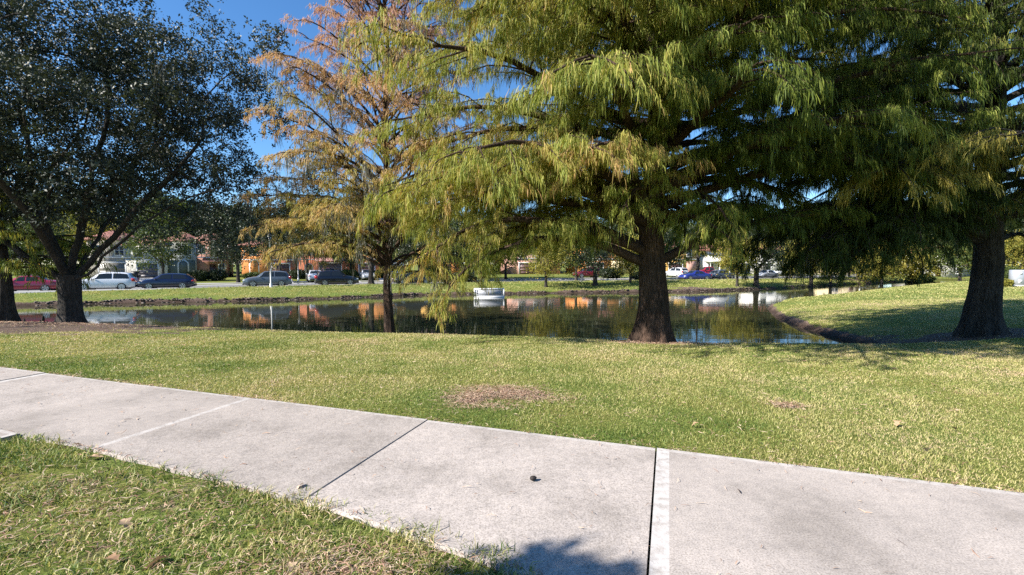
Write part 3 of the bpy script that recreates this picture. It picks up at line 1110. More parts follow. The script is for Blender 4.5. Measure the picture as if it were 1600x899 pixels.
def build_near_trees():
    A = R
    # the big cypress by the water, right of the middle
    limbs = [(2.15, A(188), 6.2, .46, 1.35, .60), (2.5, A(197), 6.8, .46, 1.15, .68), (2.6, A(179), 5.8, .50, 1.35, .6), (3.0, A(192), 7.4, .46, .95, .68), (3.5, A(184), 7.6, .44, .85, .66), (2.2, A(-4), 5.6, .50, .55, .25),
             (3.7, A(-132), 5.6, .50, 1.0, .84), (3.3, A(203), 7.4, .42, .85, .68), (3.6, A(172), 7.0, .40, 1.05, .5),
             (3.8, A(222), 7.0, .38, .8, .6), (3.9, A(192), 7.6, .42, .9, .6), (3.2, A(40), 6.0, .35, .6, .25), (4.2, A(-40), 5.8, .45, .65, .35),
             (5.2, A(-88), 5.2, .40, .65, .45), (4.6, A(232), 7.6, .38, .75, .55), (5.2, A(180), 7.6, .42, .75, .6), (5.6, A(205), 8.0, .42, .7, .62),
             (3.2, A(15), 6.6, .40, .85, .2), (3.7, A(-15), 7.0, .42, .8, .25), (4.4, A(-25), 7.2, .40, .6, .3), (6.0, A(222), 8.2, .42, .6, .62),
             (6.4, A(-90), 6.6, .34, .6, .5), (6.9, A(-112), 7.0, .34, .6, .55), (7.4, A(-72), 6.6, .32, .6, .4), (6.2, A(-128), 7.2, .36, .6, .6), (8.0, A(-95), 6.6, .3, .6, .5), 
             (7.8, A(-140), 7.2, .34, .6, .6), (9.2, A(-115), 6.4, .3, .6, .55),
             (6.0, A(-100), 6.8, .36, .6, .5), (6.6, A(-80), 6.6, .34, .6, .45), (7.6, A(-104), 7.0, .32, .6, .5), (8.3, A(-84), 6.8, .3, .6, .5), (7.2, A(-30), 7.4, .36, .6, .3),
             (5.2, A(-70), 5.8, .26, .55, .25), (5.6, A(-92), 5.8, .28, .55, .35), (5.0, A(-15), 6.6, .30, .75, .2), (4.4, A(-5), 6.8, .32, .85, .2),
             (5.6, A(5), 7.4, .38, .6, .25), (6.6, A(20), 7.4, .38, .6, .25), (7.6, A(-8), 7.6, .36, .6, .3), (8.8, A(10), 7.2, .36, .6, .3), (9.8, A(-15), 6.8, .36, .6, .35)]
    x, y = 4.0, 13.05
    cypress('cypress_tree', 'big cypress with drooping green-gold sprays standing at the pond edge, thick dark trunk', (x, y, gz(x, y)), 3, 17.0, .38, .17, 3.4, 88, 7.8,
            limbs, M['leaf_cyp'], M['bark_cyp'], density=1.0, strand=4.2, in_t=.15, side=.15, limb_r=.019, tint0=.42, tint_tip=.16, tint_h=.22,  # side and limb tints paint sunlight on the left, shade on the right
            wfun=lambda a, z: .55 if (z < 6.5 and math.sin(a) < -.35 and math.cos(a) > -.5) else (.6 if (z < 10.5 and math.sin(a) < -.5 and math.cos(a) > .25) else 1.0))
    # the cypress on the spit at the right
    limbs = [(3.5, A(180), 7.4, .40, .95, .30), (3.4, A(200), 7.4, .34, .95, .30), (3.6, A(190), 5.2, .2, .9, .2), (3.1, A(185), 6.5, .30, 1.1, .15), (3.0, A(168), 6.0, .30, 1.0, .15), (3.2, A(206), 6.2, .26, 1.05, .2), (3.3, A(196), 7.8, .38, 1.1, .2), (3.2, A(176), 7.8, .38, 1.05, .18), (3.4, A(172), 6.6, .3, 1.0, .2), (3.9, A(212), 6.6, .3, .95, .25), (4.4, A(227), 8.6, .30, .62, .92), (4.7, A(220), 8.0, .32, .7, .9), (3.6, A(165), 6.5, .38, .7, .2), (4.0, A(190), 8, .4, .8, .3),
             (3.7, A(-60), 5.5, .3, .9, .4), (3.9, A(245), 5.5, .30, .9, .9), (4.6, A(205), 8, .4, .7, .35), (5.0, A(175), 8, .4, .7, .3), (2.9, A(10), 5, .25, .7, .3),
             (6.0, A(185), 8.2, .36, .6, .3), (7.0, A(170), 8.2, .36, .6, .35), (7.8, A(200), 8.2, .36, .6, .4), (9.0, A(182), 7.8, .36, .6, .4), (6.4, A(215), 7.8, .36, .6, .35), (8.4, A(225), 7.4, .34, .6, .45), (7.4, A(240), 6.6, .34, .6, .45)]
    x, y = 15.6, 15.2
    cypress('cypress_tree', 'dark shaded cypress on the grassy spit right of the pond, trunk coloured dark for its shade', (x, y, gz(x, y)), 8, 16.0, .40, .13, 3.8, 94, 8.0,
            limbs, M['leaf_cypd'], M['bark_oak'], density=1.0, strand=4.2, tint0=.40, tint_tip=.2, tint_h=.25, moss=.02)  # darker bark colour stands in for the deep shade on this trunk
    # autumn cypress
    x, y = -4.65, 17.4
    cypress('cypress_tree', 'rust-orange cypress thinning for autumn, grey moss on its slender trunk by the water', (x, y, gz(x, y)), 14, 17.0, .165, .10, 2.9, 108, 5.2,
            [(3.0, A(190), 4.4, .5, .9, .2), (3.3, A(170), 4.6, .55, .8, .25), (2.7, A(-20), 3.4, .3, 1.0, .2), (2.9, A(20), 3.4, .35, 1.0, .2), (3.6, A(215), 4.8, .5, .8, .3), (3.9, A(180), 5.2, .5, .7, .3), (4.4, A(160), 5.0, .5, .7, .35), (4.6, A(200), 5.2, .5, .7, .4), (3.2, A(235), 4.4, .45, .8, .25), (5.2, A(185), 5.2, .5, .7, .45)],
            M['leaf_orange'], M['bark_cyp'], density=1.0, strand=4.2, limb_r=.0085, tint0=.08, tint_tip=.12, tint_h=1.55, sparse=.06, pexp=.55, moss=.16, elev=(.40, .95), droop=(.5, 1.15),
            spr_l=(.07, .24), spr_w=(.010, .022), hang=.6)
    # small cypress at the left border
    x, y = -20.3, 18.4
    cypress('cypress_tree', 'small yellow-green cypress at the left border, beside the spreading oak', (x, y, gz(x, y)), 19, 8.5, .24, .14, 2.1, 30, 3.6,
            [(2.2, A(0), 3.4, .4, .7, .5), (2.0, A(-30), 3.2, .4, .7, .5), (2.6, A(20), 3.4, .4, .7, .5)], M['leaf_cyp'], M['bark_oak'], density=.8, strand=2, tint0=.50, tint_tip=.15, spr_l=(.12, .35), spr_w=(.02, .036))
    # spreading oak
    x, y = -17.3, 18.0
    limbs = [[(.9, -.2, 2.0), (2.2, -.5, 3.0), (3.6, -.9, 3.9), (5.2, -1.0, 4.7), (6.8, -1.2, 5.2)],
             [(.6, .2, 2.4), (1.6, .3, 3.5), (2.6, .2, 4.6), (3.8, .6, 6.0), (5.0, .4, 7.2)],
             [(.15, .1, 2.9), (.55, .2, 4.4), (1.0, .1, 6.2), (1.6, .2, 8.0), (2.0, -.2, 9.6)],
             [(-.35, .1, 2.6), (-.9, .2, 3.6), (-1.3, 0, 5.0), (-1.5, .2, 6.8), (-1.9, .3, 8.6)],
             [(-.7, -.2, 2.2), (-1.7, -.4, 3.1), (-3.0, -.7, 4.1), (-4.6, -.9, 5.0), (-6.2, -1.0, 5.8)],
             [(.1, -.5, 2.5), (.4, -1.6, 3.9), (.6, -3.0, 5.4), (.9, -4.4, 6.6)],
             [(0, .6, 2.5), (-.2, 1.8, 4.0), (.1, 3.2, 5.5), (.2, 4.6, 6.8)]]
    broadleaf('oak_tree', 'spreading oak with dark glossy crown and low forked limbs, left by the pond', (x, y, gz(x, y)), 31, 12, (-.3, 0, 8.2, 8.3, 6.4, 4.9), .37, 1.75, 690,
              M['leaf_oak'], M['bark_oak'], lpc=310, lsize=(.075, .14), csig=.38, tip_r=.007, limbs=limbs, extra=[(4.6 + .33 * k, -1.6 + .5 * ((k * 7) % 6), 3.5 + .22 * ((k * 5) % 7)) for k in range(12)], lowcut=.86, sub=11, flare=.17, shell=.3, tint0=.5, moss=14)
    # tree behind the photographer whose lowest bough shades a patch of the walk
    x, y = -9.5, -7.0
    ex = []
    rng = np.random.default_rng(4)
    tipx, tipy, tipz = .12 - .905 * 6.65, 2.20 - .425 * 6.65, 4.66
    for k in range(16):
        ex.append((tipx - x + rng.normal(0, .11), tipy - y + rng.normal(0, .07), tipz + rng.normal(0, .07)))
    for k in range(8):
        f = k / 8
        ex.append(((tipx - x) * f * .8 + rng.normal(0, .15), (tipy - y) * f * .75 - .6 + rng.normal(0, .15), 3.4 + (tipz - 3.4) * f * .9))
    broadleaf('oak_tree', 'young oak with one long low bough behind the viewpoint', (x, y, gz(x, y)), 35, 7, (-.5, -.5, 5.0, 2.4, 2.2, 1.8), .16, 2.6, 90,
              M['leaf_oak'], M['bark_oak'], lpc=150, lsize=(.09, .15), csig=.105, tip_r=.007, extra=ex, flare=.08)


build_near_trees()


# ------------------------------------------------------------------ far side: trees, shrubs
def far_tree(px, D, H, rx, kind, label, seed, trunk=.16, fork=None, sink=0, group='trees along the far bank and street', n=None, low=None, moss=0):
    x, y, z = at_ground(px, D)
    fork = fork or H * .24
    low = fork * .9 if low is None else low
    mats = {'y': ('leaf_yellow', 'bark_oak'), 'g': ('leaf_green', 'bark_grey'), 'd': ('leaf_dark', 'bark_oak')}[kind]
    cz = (H + low) / 2
    n = n or int(26 + 6 * rx * (H - low) / 3)
    s = D / 50
    return broadleaf('tree', label, (x, y, z), seed, H, (0, 0, cz, rx, rx, (H - low) / 2), trunk, fork, n, M[mats[0]], M[mats[1]],
                     lpc=105, lsize=(.13 * s, .24 * s), csig=.42 + .04 * rx, tip_r=.012, flare=trunk * .5, shell=.35, tint0={'y': .55, 'g': .5, 'd': .45}[kind], group=group, slim=.6, moss=moss)


def shrub(name, label, px, D, w, h, kind, seed, group='shrubs in front of the houses', dep=None):
    rng = np.random.default_rng(seed)
    x, y, z = at_ground(px, D)
    root = empty(name, label, 'shrub', (x, y, z), R(26), group)
    dep = dep or w * .8
    T = Tubes()
    for k in range(7):
        a = rng.uniform(0, 6.28)
        T.add([(0.1 * math.cos(a), .1 * math.sin(a), -.1), (.2 * w * math.cos(a), .2 * dep * math.sin(a), h * .4), (.38 * w * math.cos(a), .38 * dep * math.sin(a), h * .8)], [.03, .02, .008], 5)
    T.build('stem', M['bark_oak'], root)
    n = int(900 + 700 * w * h)
    d = rng.normal(0, 1, (n, 3))
    d /= np.linalg.norm(d, axis=1, keepdims=True)
    r = rng.uniform(.35, 1, n) ** .4 * (1 + .10 * np.sin(d[:, 0] * 5 + seed) + .10 * np.sin(d[:, 1] * 7) + .08 * rng.normal(0, 1, n))
    P = d * r[:, None] * [w / 2, dep / 2, h / 2] + [0, 0, h / 2]
    P = P[P[:, 2] > .03]
    mat = {'d': 'leaf_dark', 'g': 'leaf_green', 'y': 'leaf_yellow'}[kind]
    V, q, ta = leaves(rng, P, rng.uniform(.10, .2, len(P)) * D / 55, np.clip(.45 + rng.normal(0, .22, len(P)), 0, 1), slim=.6)
    make_mesh('foliage', V, [q], M[mat], root, attrs={'tint': ta})
    return root


def build_far_trees():
    G = 'trees along the far bank and street'
    far_tree(255, 62, 7.2, 3.6, 'g', 'pale-trunked tree in front of the white garage house', 101, .17, 2.2)
    far_tree(372, 58, 9.2, 4.2, 'd', 'dark evergreen tree between the grey and the orange house', 102, .2, 2.2)
    far_tree(438, 70, 8.5, 3.6, 'd', 'dark tree behind the lamp post at the orange house', 103, .18, 2.6, low=3.4)
    far_tree(480, 66, 8.0, 3.0, 'd', 'slim dark tree beside the second pole', 104, .15, 2.6, low=3.4)
    far_tree(548, 72, 9.0, 3.6, 'd', 'dark tree right of the pink awning house', 105, .18, 2.4)
    far_tree(690, 72, 8.5, 3.6, 'g', 'green tree behind the black sedan', 106, .18, 2.2)
    far_tree(756, 74, 10.5, 4.6, 'y', 'yellowing tree behind the floating box', 107, .2, 2.4)
    far_tree(853, 55.2, 6.6, 3.5, 'y', 'yellow-green maple on the bank with a short dark trunk', 108, .17, 1.6, low=1.3)
    far_tree(930, 57, 8.6, 3.6, 'd', 'dark tree on the bank left of the big cypress', 109, .26, 2.0, low=1.6)
    far_tree(985, 61, 6.2, 2.7, 'y', 'golden bushy tree close left of the big cypress trunk', 110, .15, 1.4, low=1.0)
    far_tree(1152, 60, 7.0, 3.0, 'y', 'golden tree in front of the grey parked car', 111, .16, 1.6, low=1.2)
    far_tree(1182, 61.5, 8.5, 3.6, 'd', 'dark-trunked tree on the bank in front of the silver cars', 112, .32, 2.2, low=1.9)
    far_tree(1268, 66, 8.0, 3.8, 'y', 'tawny tree with dark trunk where the pond narrows', 113, .26, 2.0, low=1.7)
    far_tree(1298, 69, 9.0, 3.8, 'd', 'dark tree right beside the tawny one at the narrows', 114, .22, 2.2, low=1.7)
    far_tree(1378, 75, 9.5, 4.2, 'y', 'bright yellow tree at the end of the pond', 115, .25, 2.2, low=1.4)
    far_tree(1425, 82, 8.0, 4.2, 'y', 'lemon-yellow tree by the hedge at the pond end', 116, .2, 2.0, low=1.2)
    far_tree(60, 60, 10.0, 4.6, 'g', 'green tree behind the red sedan', 117, .2, 2.4, low=1.2)
    far_tree(128, 74, 10.0, 4.6, 'y', 'yellow-green tree glimpsed between the oak limbs', 118, .2, 2.4)
    far_tree(1590, 52, 6.0, 3.4, 'y', 'golden tree behind the utility cabinet', 119, .16, 1.6, low=1.2)
    far_tree(1500, 70, 8.5, 4.5, 'g', 'green tree beyond the spit, left of the shaded cypress', 120, .2, 2.0, low=1.2)
    far_tree(400, 82, 11, 4.6, 'd', 'tall dark tree behind the orange house', 122, .2, 2.6, low=2.6)
    far_tree(610, 66, 8.5, 3.8, 'd', 'dark tree overhanging the drive behind the autumn cypress trunk', 123, .18, 2.6, low=2.4)
    far_tree(655, 63, 8.0, 3.6, 'd', 'dark tree shading the black sedan', 124, .18, 2.4, low=2.2)
    far_tree(728, 66, 8.5, 3.8, 'd', 'dark tree behind the spiky shrub', 125, .2, 2.2, low=1.6)
    far_tree(790, 70, 9.0, 4.2, 'd', 'dark tree right of the floating box', 126, .2, 2.2, low=1.7)
    far_tree(900, 66, 8.0, 3.8, 'g', 'green tree in front of the maroon SUV', 127, .2, 2.0, low=1.8)
    far_tree(1030, 72, 9.0, 4.2, 'd', 'dark tree hidden mostly by the big cypress trunk', 128, .2, 2.2, low=1.6)
    far_tree(1235, 78, 9.0, 4.4, 'd', 'dark tree behind the tawny one', 129, .2, 2.2, low=1.6)
    far_tree(1340, 80, 9.5, 4.6, 'd', 'dark tree left of the bright yellow one', 140, .2, 2.2, low=1.2)
    # cypress across the water with hanging moss
    x, y, z = at_ground(580, 54)
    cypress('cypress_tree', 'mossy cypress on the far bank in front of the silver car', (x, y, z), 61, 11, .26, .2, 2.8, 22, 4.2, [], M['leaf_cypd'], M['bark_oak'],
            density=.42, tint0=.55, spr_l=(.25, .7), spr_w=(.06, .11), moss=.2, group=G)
    x, y, z = at_ground(1090, 78)
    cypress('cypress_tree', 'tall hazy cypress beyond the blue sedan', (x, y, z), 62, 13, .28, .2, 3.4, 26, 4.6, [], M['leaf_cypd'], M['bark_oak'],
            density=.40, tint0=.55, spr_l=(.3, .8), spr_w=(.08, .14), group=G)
    # wood behind the houses: copies of a few kinds, turned and scaled
    kinds = [far_tree(640, 108, 17.5, 6.2, 'd', 'tall dark tree behind the red-orange house', 130, .3, 3.2, low=2.0, group='tall trees behind the houses'),
             far_tree(780, 112, 16.5, 6.2, 'g', 'tall green tree behind the house beyond the floating box', 131, .3, 3.2, low=1.6, group='tall trees behind the houses'),
             far_tree(1010, 112, 15.5, 6.0, 'y', 'tall golden tree behind the big cypress trunk', 132, .3, 3.2, low=1.6, group='tall trees behind the houses')]
    rng = np.random.default_rng(9)
    spots = [(-40, 80, 0), (60, 86, 1), (170, 92, 0), (260, 95, 1), (340, 98, 0), (420, 100, 0), (500, 103, 1), (575, 106, 0), (385, 106, 1), (462, 108, 0), (540, 110, 1), (610, 112, 0), (680, 118, 1), (300, 104, 0), (745, 122, 0), (815, 122, 1), (1040, 124, 1), (1105, 126, 0), (1160, 124, 2), (1220, 126, 0), (1280, 122, 1), (1340, 124, 0), (1400, 122, 2), (1455, 122, 0), (710, 112, 1), (850, 116, 0), (900, 112, 1),
             (960, 114, 0), (1070, 118, 1), (1130, 114, 0), (1190, 118, 1), (1250, 112, 2), (1310, 116, 0), (1370, 114, 1), (1430, 116, 0), (1480, 112, 1), (1540, 96, 2), (1600, 90, 0), (1680, 84, 1)]
    for px, D, k in spots:
        c = copy_tree(kinds[k])
        c.location = at_ground(px, D)
        c.rotation_euler.z = rng.uniform(0, 6.28)
        s = rng.uniform(.8, 1.05)
        c.scale = (s * 1.1, s * 1.1, s)
        c['label'] = ['dark tree of the wood behind the houses', 'green tree of the wood behind the houses', 'golden tree of the wood behind the houses'][k]
    # shrubs
    shrub('shrub', 'round dark clipped shrub left of the terracotta door', 309, 62, 2.9, 1.45, 'd', 201)
    shrub('shrub', 'round dark shrub right of the terracotta door', 338, 63.5, 2.9, 1.5, 'd', 202)
    shrub('shrub', 'low flowering shrub under the orange arched window', 396, 69, 3.2, 1.0, 'g', 203)
    shrub('shrub', 'shrub behind the tail of the grey SUV', 468, 70, 3.6, 1.4, 'd', 204)
    shrub('shrub', 'bright green flat-topped shrub behind the black SUV', 545, 68, 2.6, 1.5, 'g', 205)
    shrub('shrub', 'small shrub beside the silver car', 594, 74, 2.4, 1.3, 'g', 206)
    shrub('shrub', 'tall green shrub behind the boot of the black sedan', 684, 66, 3.6, 2.6, 'g', 207)
    shrub('shrub', 'spiky dark shrub left of the floating box', 722, 62, 4.2, 1.5, 'd', 208)
    shrub('hedge', 'long low dark green hedge at the end of the pond', 1440, 88, 10, 1.7, 'g', 209, dep=1.6)
    shrub('shrub', 'leafy shrub left of the utility cabinet', 1575, 50, 2.4, 2.0, 'g', 210)
    shrub('shrub', 'low dry shrub at the foot of the utility cabinet', 1570, 44.5, 1.6, .8, 'y', 211)
    shrub('shrub', 'dark shrubs behind the red sedan', 78, 58, 4.5, 1.6, 'd', 212)
    shrub('shrub', 'dark shrub behind the maroon car', 955, 76, 4.0, 1.7, 'd', 213)
    shrub('shrub', 'dark shrub under the golden bushy tree', 1005, 70, 4.0, 1.4, 'd', 214)
    shrub('shrub', 'shrub behind the silver cars', 1235, 92, 6.0, 2.2, 'd', 215)


build_far_trees()


# ------------------------------------------------------------------ street
def build_street():
    xs = np.concatenate([np.arange(-125, 98, 1.5)])
    yk = park_y(xs)
    dx, dy = np.gradient(xs), np.gradient(yk)
    L = np.hypot(dx, dy)
    nx, ny = -dy / L, dx / L
    # smooth the normals a little so the strips do not kink
    ker = np.ones(9) / 9
    nx = np.convolve(np.pad(nx, 4, 'edge'), ker, 'valid')
    ny = np.convolve(np.pad(ny, 4, 'edge'), ker, 'valid')
    zc = height(xs + nx * 2.5, yk + ny * 2.5, cut=False) - .05
    zc = np.convolve(np.pad(zc, 4, 'edge'), ker, 'valid')

    def band(name, offs, mat):
        V = []
        for o_, dz in offs:
            V.append(np.stack([xs + nx * o_, yk + ny * o_, zc + dz], 1))
        V = np.concatenate(V)
        n = len(xs)
        Fq = []
        for k in range(len(offs) - 1):
            i = np.arange(n - 1) + k * n
            Fq.append(np.stack([i, i + 1, i + n + 1, i + n], 1))
        o = make_mesh(name, V, [np.concatenate(Fq)], mat)
        return tag(o, kind='structure')
    band('street', [(-1.15, 0), (2.5, .02), (6.2, 0)], M['asphalt'])
    band('kerb', [(-1.35, -.12), (-1.35, .12), (-1.17, .12), (-1.14, -.12)], M['kerb'])
    band('kerb', [(6.19, -.12), (6.22, .12), (6.4, .12), (6.4, -.12)], M['kerb'])
    # pale path along the houses
    V = np.concatenate([np.stack([xs + nx * o_, yk + ny * o_, height(xs + nx * o_, yk + ny * o_, cut=False) + .05], 1) for o_ in (8.6, 10.1)])
    n = len(xs)
    i = np.arange(n - 1)
    tag(make_mesh('path', V, [np.stack([i, i + 1, i + n + 1, i + n], 1)], M['kerb']), kind='structure')


build_street()

STREET_A = math.atan(.5)


# ------------------------------------------------------------------ cars
CARS = {
    'sedan': dict(L=4.8, W=1.84, H=1.45, top=[(-2.40, .62), (-2.36, .92), (-1.75, 1.00), (-1.45, 1.06), (-.75, 1.40), (-.1, 1.45), (.35, 1.41), (1.10, 1.02), (1.9, .88), (2.30, .74), (2.40, .52)],
                  cab=(-1.45, -.75, .35, 1.10), belt=.93, wheels=(-1.40, 1.42), wr=.33),
    'suv': dict(L=4.62, W=1.86, H=1.70, top=[(-2.31, .62), (-2.28, 1.02), (-2.18, 1.12), (-1.85, 1.60), (-1.2, 1.69), (-.2, 1.70), (.30, 1.65), (1.02, 1.12), (1.8, 1.0), (2.22, .84), (2.31, .56)],
                cab=(-2.18, -1.85, .30, 1.02), belt=1.05, wheels=(-1.33, 1.36), wr=.36),
    'hatch': dict(L=4.55, W=1.82, H=1.55, top=[(-2.27, .6), (-2.24, .98), (-2.10, 1.06), (-1.55, 1.46), (-.9, 1.54), (-.1, 1.55), (.35, 1.50), (1.15, 1.04), (1.85, .92), (2.18, .76), (2.27, .52)],
                  cab=(-2.10, -1.55, .35, 1.15), belt=.97, wheels=(-1.32, 1.36), wr=.34),
    'pickup': dict(L=5.6, W=1.95, H=1.85, top=[(-2.8, .72), (-2.78, 1.12), (-1.0, 1.14), (-.95, 1.16), (-.75, 1.78), (-.1, 1.85), (.55, 1.80), (1.2, 1.22), (2.2, 1.12), (2.72, .95), (2.8, .6)],
                   cab=(-.95, -.75, .55, 1.2), belt=1.15, wheels=(-1.75, 1.75), wr=.39),
}


def car(name, label, kind, col, loc, rz, tilt=0.0, roofglass=False):
    k = CARS[kind]
    root = empty(name, label, 'car' if kind != 'pickup' else 'pickup truck', loc, rz, 'cars parked across the pond')
    xs = sorted(set([round(p[0], 3) for p in k['top']] + list(np.round(np.linspace(-k['L'] / 2 + .12, k['L'] / 2 - .12, 17), 3))))
    tx, tz = [p[0] for p in k['top']], [p[1] for p in k['top']]
    hw = k['W'] / 2
    belt = k['belt']

    def sect(x):
        zt = float(np.interp(x, tx, tz))
        e = max(0.0, (abs(x) / (k['L'] / 2)))
        w = hw * (1 - .16 * max(0, (e - .72) / .28) ** 2)
        cabin = zt > belt + .09
        zb = min(belt, zt - .05)
        f = min(1, max(0, (zt - belt) / (k['H'] - belt)))
        wt = w * (.93 - .20 * f) if cabin else w * .90
        zlo = .30 if e > .93 else .22
        right = [(w * .88, zlo), (w * .985, zlo + .12), (w, .55), (w * .985, zb - .04), (w * .955, zb), (wt, zt - .035), (wt * .86, zt), (0, zt + .015)]
        return right
    S = [sect(x) for x in xs]
    n = len(S[0])
    V, Fq = [], []
    for x, s in zip(xs, S):
        for (y, z) in s:
            V.append((x, y, z))
        for (y, z) in s[-2::-1]:
            V.append((x, -y, z))
    m = 2 * n - 1
    for i in range(len(xs) - 1):
        for j in range(m - 1):
            a = i * m + j
            Fq.append((a, a + m, a + m + 1, a + 1))
        Fq.append((i * m + m - 1, (i + 1) * m + m - 1, (i + 1) * m, i * m))
    mb = MB()
    mb.add(V, Fq)
    mb.f.setdefault(m, []).append(np.array([[q for q in range(m)]]))
    mb.f.setdefault(m, []).append(np.array([[(len(xs) - 1) * m + m - 1 - q for q in range(m)]]))
    body = mb.build('body', col, root, smooth=True)
    # sills and bumpers
    t = MB()
    t.box(-k['L'] / 2 + .35, k['L'] / 2 - .35, -hw * .93, hw * .93, .17, .27, .03)
    t.box(k['L'] / 2 - .10, k['L'] / 2 + .035, -hw * .76, hw * .76, .24, .46, .04)
    t.box(-k['L'] / 2 - .04, -k['L'] / 2 + .12, -hw * .78, hw * .78, .26, .50, .04)
    t.build('bumper', M['black_plastic'], root)
    # side windows: points follow the section between belt and roof, 6 mm proud
    r0, r1, f0, f1 = k['cab']

    def side_pt(x, v, sg):
        s = sect(x)
        y = s[4][0] + (s[5][0] - s[4][0]) * v
        z = s[4][1] + (s[5][1] - s[4][1]) * v
        return (x, sg * (y + .008), z + .004)

    def xrange_at(v, a0, a1, b0, b1):
        return a0 + (a1 - a0) * v, b1 + (b0 - b1) * v
    mid = (r1 + f0) / 2 + .12
    cuts = [(r0 + .22, r1 + .16, mid - .05, mid - .05), (mid + .05, mid + .05, f0 - .02, f1 - .30)]
    if kind == 'pickup':
        cuts = [(r0 + .12, r1 + .08, mid - .05, mid - .05), (mid + .05, mid + .05, f0 - .02, f1 - .28)]
    for sg in (-1, 1):
        for (a0, a1, b0, b1) in cuts:
            Vw, Fw = [], []
            nu = 6
            for v in (.10, .5, .90):
                xa, xb = a0 + (a1 - a0) * v, b1 + (b0 - b1) * v
                for q in range(nu + 1):
                    Vw.append(side_pt(xa + (xb - xa) * q / nu, v, sg))
            for r_ in range(2):
                for q in range(nu):
                    a = r_ * (nu + 1) + q
                    Fw.append((a, a + 1, a + nu + 2, a + nu + 1))
            MB().add(Vw, Fw).build('side_window', M['glass'], root, smooth=True)

    def top_pane(nm, xa, xb):
        Vw, Fw = [], []
        for q in range(6):
            x = xa + (xb - xa) * q / 5
            s = sect(x)
            zt = float(np.interp(x, tx, tz))
            nrm = .012
            for y in (-s[5][0] * .90, -s[6][0] * .8, 0, s[6][0] * .8, s[5][0] * .90):
                zz = zt + .016 * (1 - abs(y) / s[5][0]) - (.03 if abs(y) > s[6][0] else 0)
                Vw.append((x + (nrm if x > 0 else -nrm), y, zz + nrm))
        for q in range(5):
            for r_ in range(4):
                a = q * 5 + r_
                Fw.append((a, a + 5, a + 6, a + 1))
        MB().add(Vw, Fw).build(nm, M['glass'], root, smooth=True)
    top_pane('windshield', f0 + .06, f1 - .06)
    if kind in ('sedan', 'hatch', 'suv', 'pickup'):
        top_pane('rear_window', r1 - .05, r0 + .07)
    # wheels
    for wx in k['wheels']:
        for sg in (-1, 1):
            wr = k['wr']
            th = np.linspace(0, 2 * PI, 29)[:-1]
            # arch liner
            A = MB()
            ring = [(wx + (wr + .07) * math.cos(a), sg * (hw + .004), wr + (wr + .07) * math.sin(a)) for a in th if True]
            ring2 = [(wx + (wr + .03) * math.cos(a), sg * (hw - .05), wr + (wr + .03) * math.sin(a)) for a in th]
            nn = len(th)
            A.add(ring + ring2, [(q, (q + 1) % nn, nn + (q + 1) % nn, nn + q) for q in range(nn)])
            A.f.setdefault(nn, []).append(np.array([[A.n - nn + q for q in range(nn)]]))
            A.build('wheel_arch', M['black_plastic'], root)
            W = MB()
            prof = [(.20, -.10), (wr - .03, -.10), (wr, -.06), (wr, .06), (wr - .03, .10), (wr * .70, .10), (wr * .66, .07)]
            Vt = [(wx + r_ * math.cos(a), sg * (hw - .085 + o_), wr + r_ * math.sin(a)) for (r_, o_) in prof for a in th]
            W.add(Vt, [(p * nn + q, p * nn + (q + 1) % nn, (p + 1) * nn + (q + 1) % nn, (p + 1) * nn + q) for p in range(len(prof) - 1) for q in range(nn)])
            wo = W.build('wheel', M['rubber'], root, smooth=True)
            Q = MB()
            rr_ = wr * .69
            for a in range(5):
                a0 = a * 2 * PI / 5 + .3
                for da in (-.17, .17):
                    p = [(wx + rr_ * math.cos(a0 + da + e) * f, sg * (hw + .012), wr + rr_ * math.sin(a0 + da + e) * f) for (f, e) in ((.15, -.5), (.98, -.10), (.98, .10), (.15, .5))]
                    Q.add(p, [(0, 1, 2, 3)])
            rg = [(wx + r_ * math.cos(a), sg * (hw + .014), wr + r_ * math.sin(a)) for r_ in (rr_, rr_ * .9) for a in th]
            Q.add(rg, [(q, (q + 1) % nn, nn + (q + 1) % nn, nn + q) for q in range(nn)])
            Q.build('rim', M['rim'], wo)
    # lamps
    zf = float(np.interp(k['L'] / 2 - .25, tx, tz)) - .17
    zr = belt - .12
    for sg in (-1, 1):
        b = MB()
        b.box(k['L'] / 2 - .36, k['L'] / 2 - .02, min(sg * hw * .60, sg * hw * .93), max(sg * hw * .60, sg * hw * .93), zf - .06, zf + .08, .05)
        b.build('headlight', M['lamp_clear'], root, smooth=False)
        b = MB()
        hi = .36 if kind in ('suv', 'pickup') else .08
        b.box(-k['L'] / 2 - .012, -k['L'] / 2 + .26, min(sg * hw * .66, sg * hw * .945), max(sg * hw * .66, sg * hw * .945), zr - .10, zr + hi * .55, .04)
        b.build('tail_light', M['lamp_red'], root)
        b = MB()
        b.box(f1 - .42, f1 - .26, min(sg * hw * .98, sg * (hw + .16)), max(sg * hw * .98, sg * (hw + .16)), belt - .02, belt + .12, .03)
        b.build('mirror', col, root)
    return root


def park(px):
    r = (px - CX) / F_PX
    # solve y = park_y(x), x = r*y
    y = 60.0
    for _ in range(40):
        y = .5 * y + .5 * float(park_y(r * y))
    x = r * y
    e = .5
    sl = math.atan2(float(park_y(x + e) - park_y(x - e)), 2 * e)
    return x, y, sl


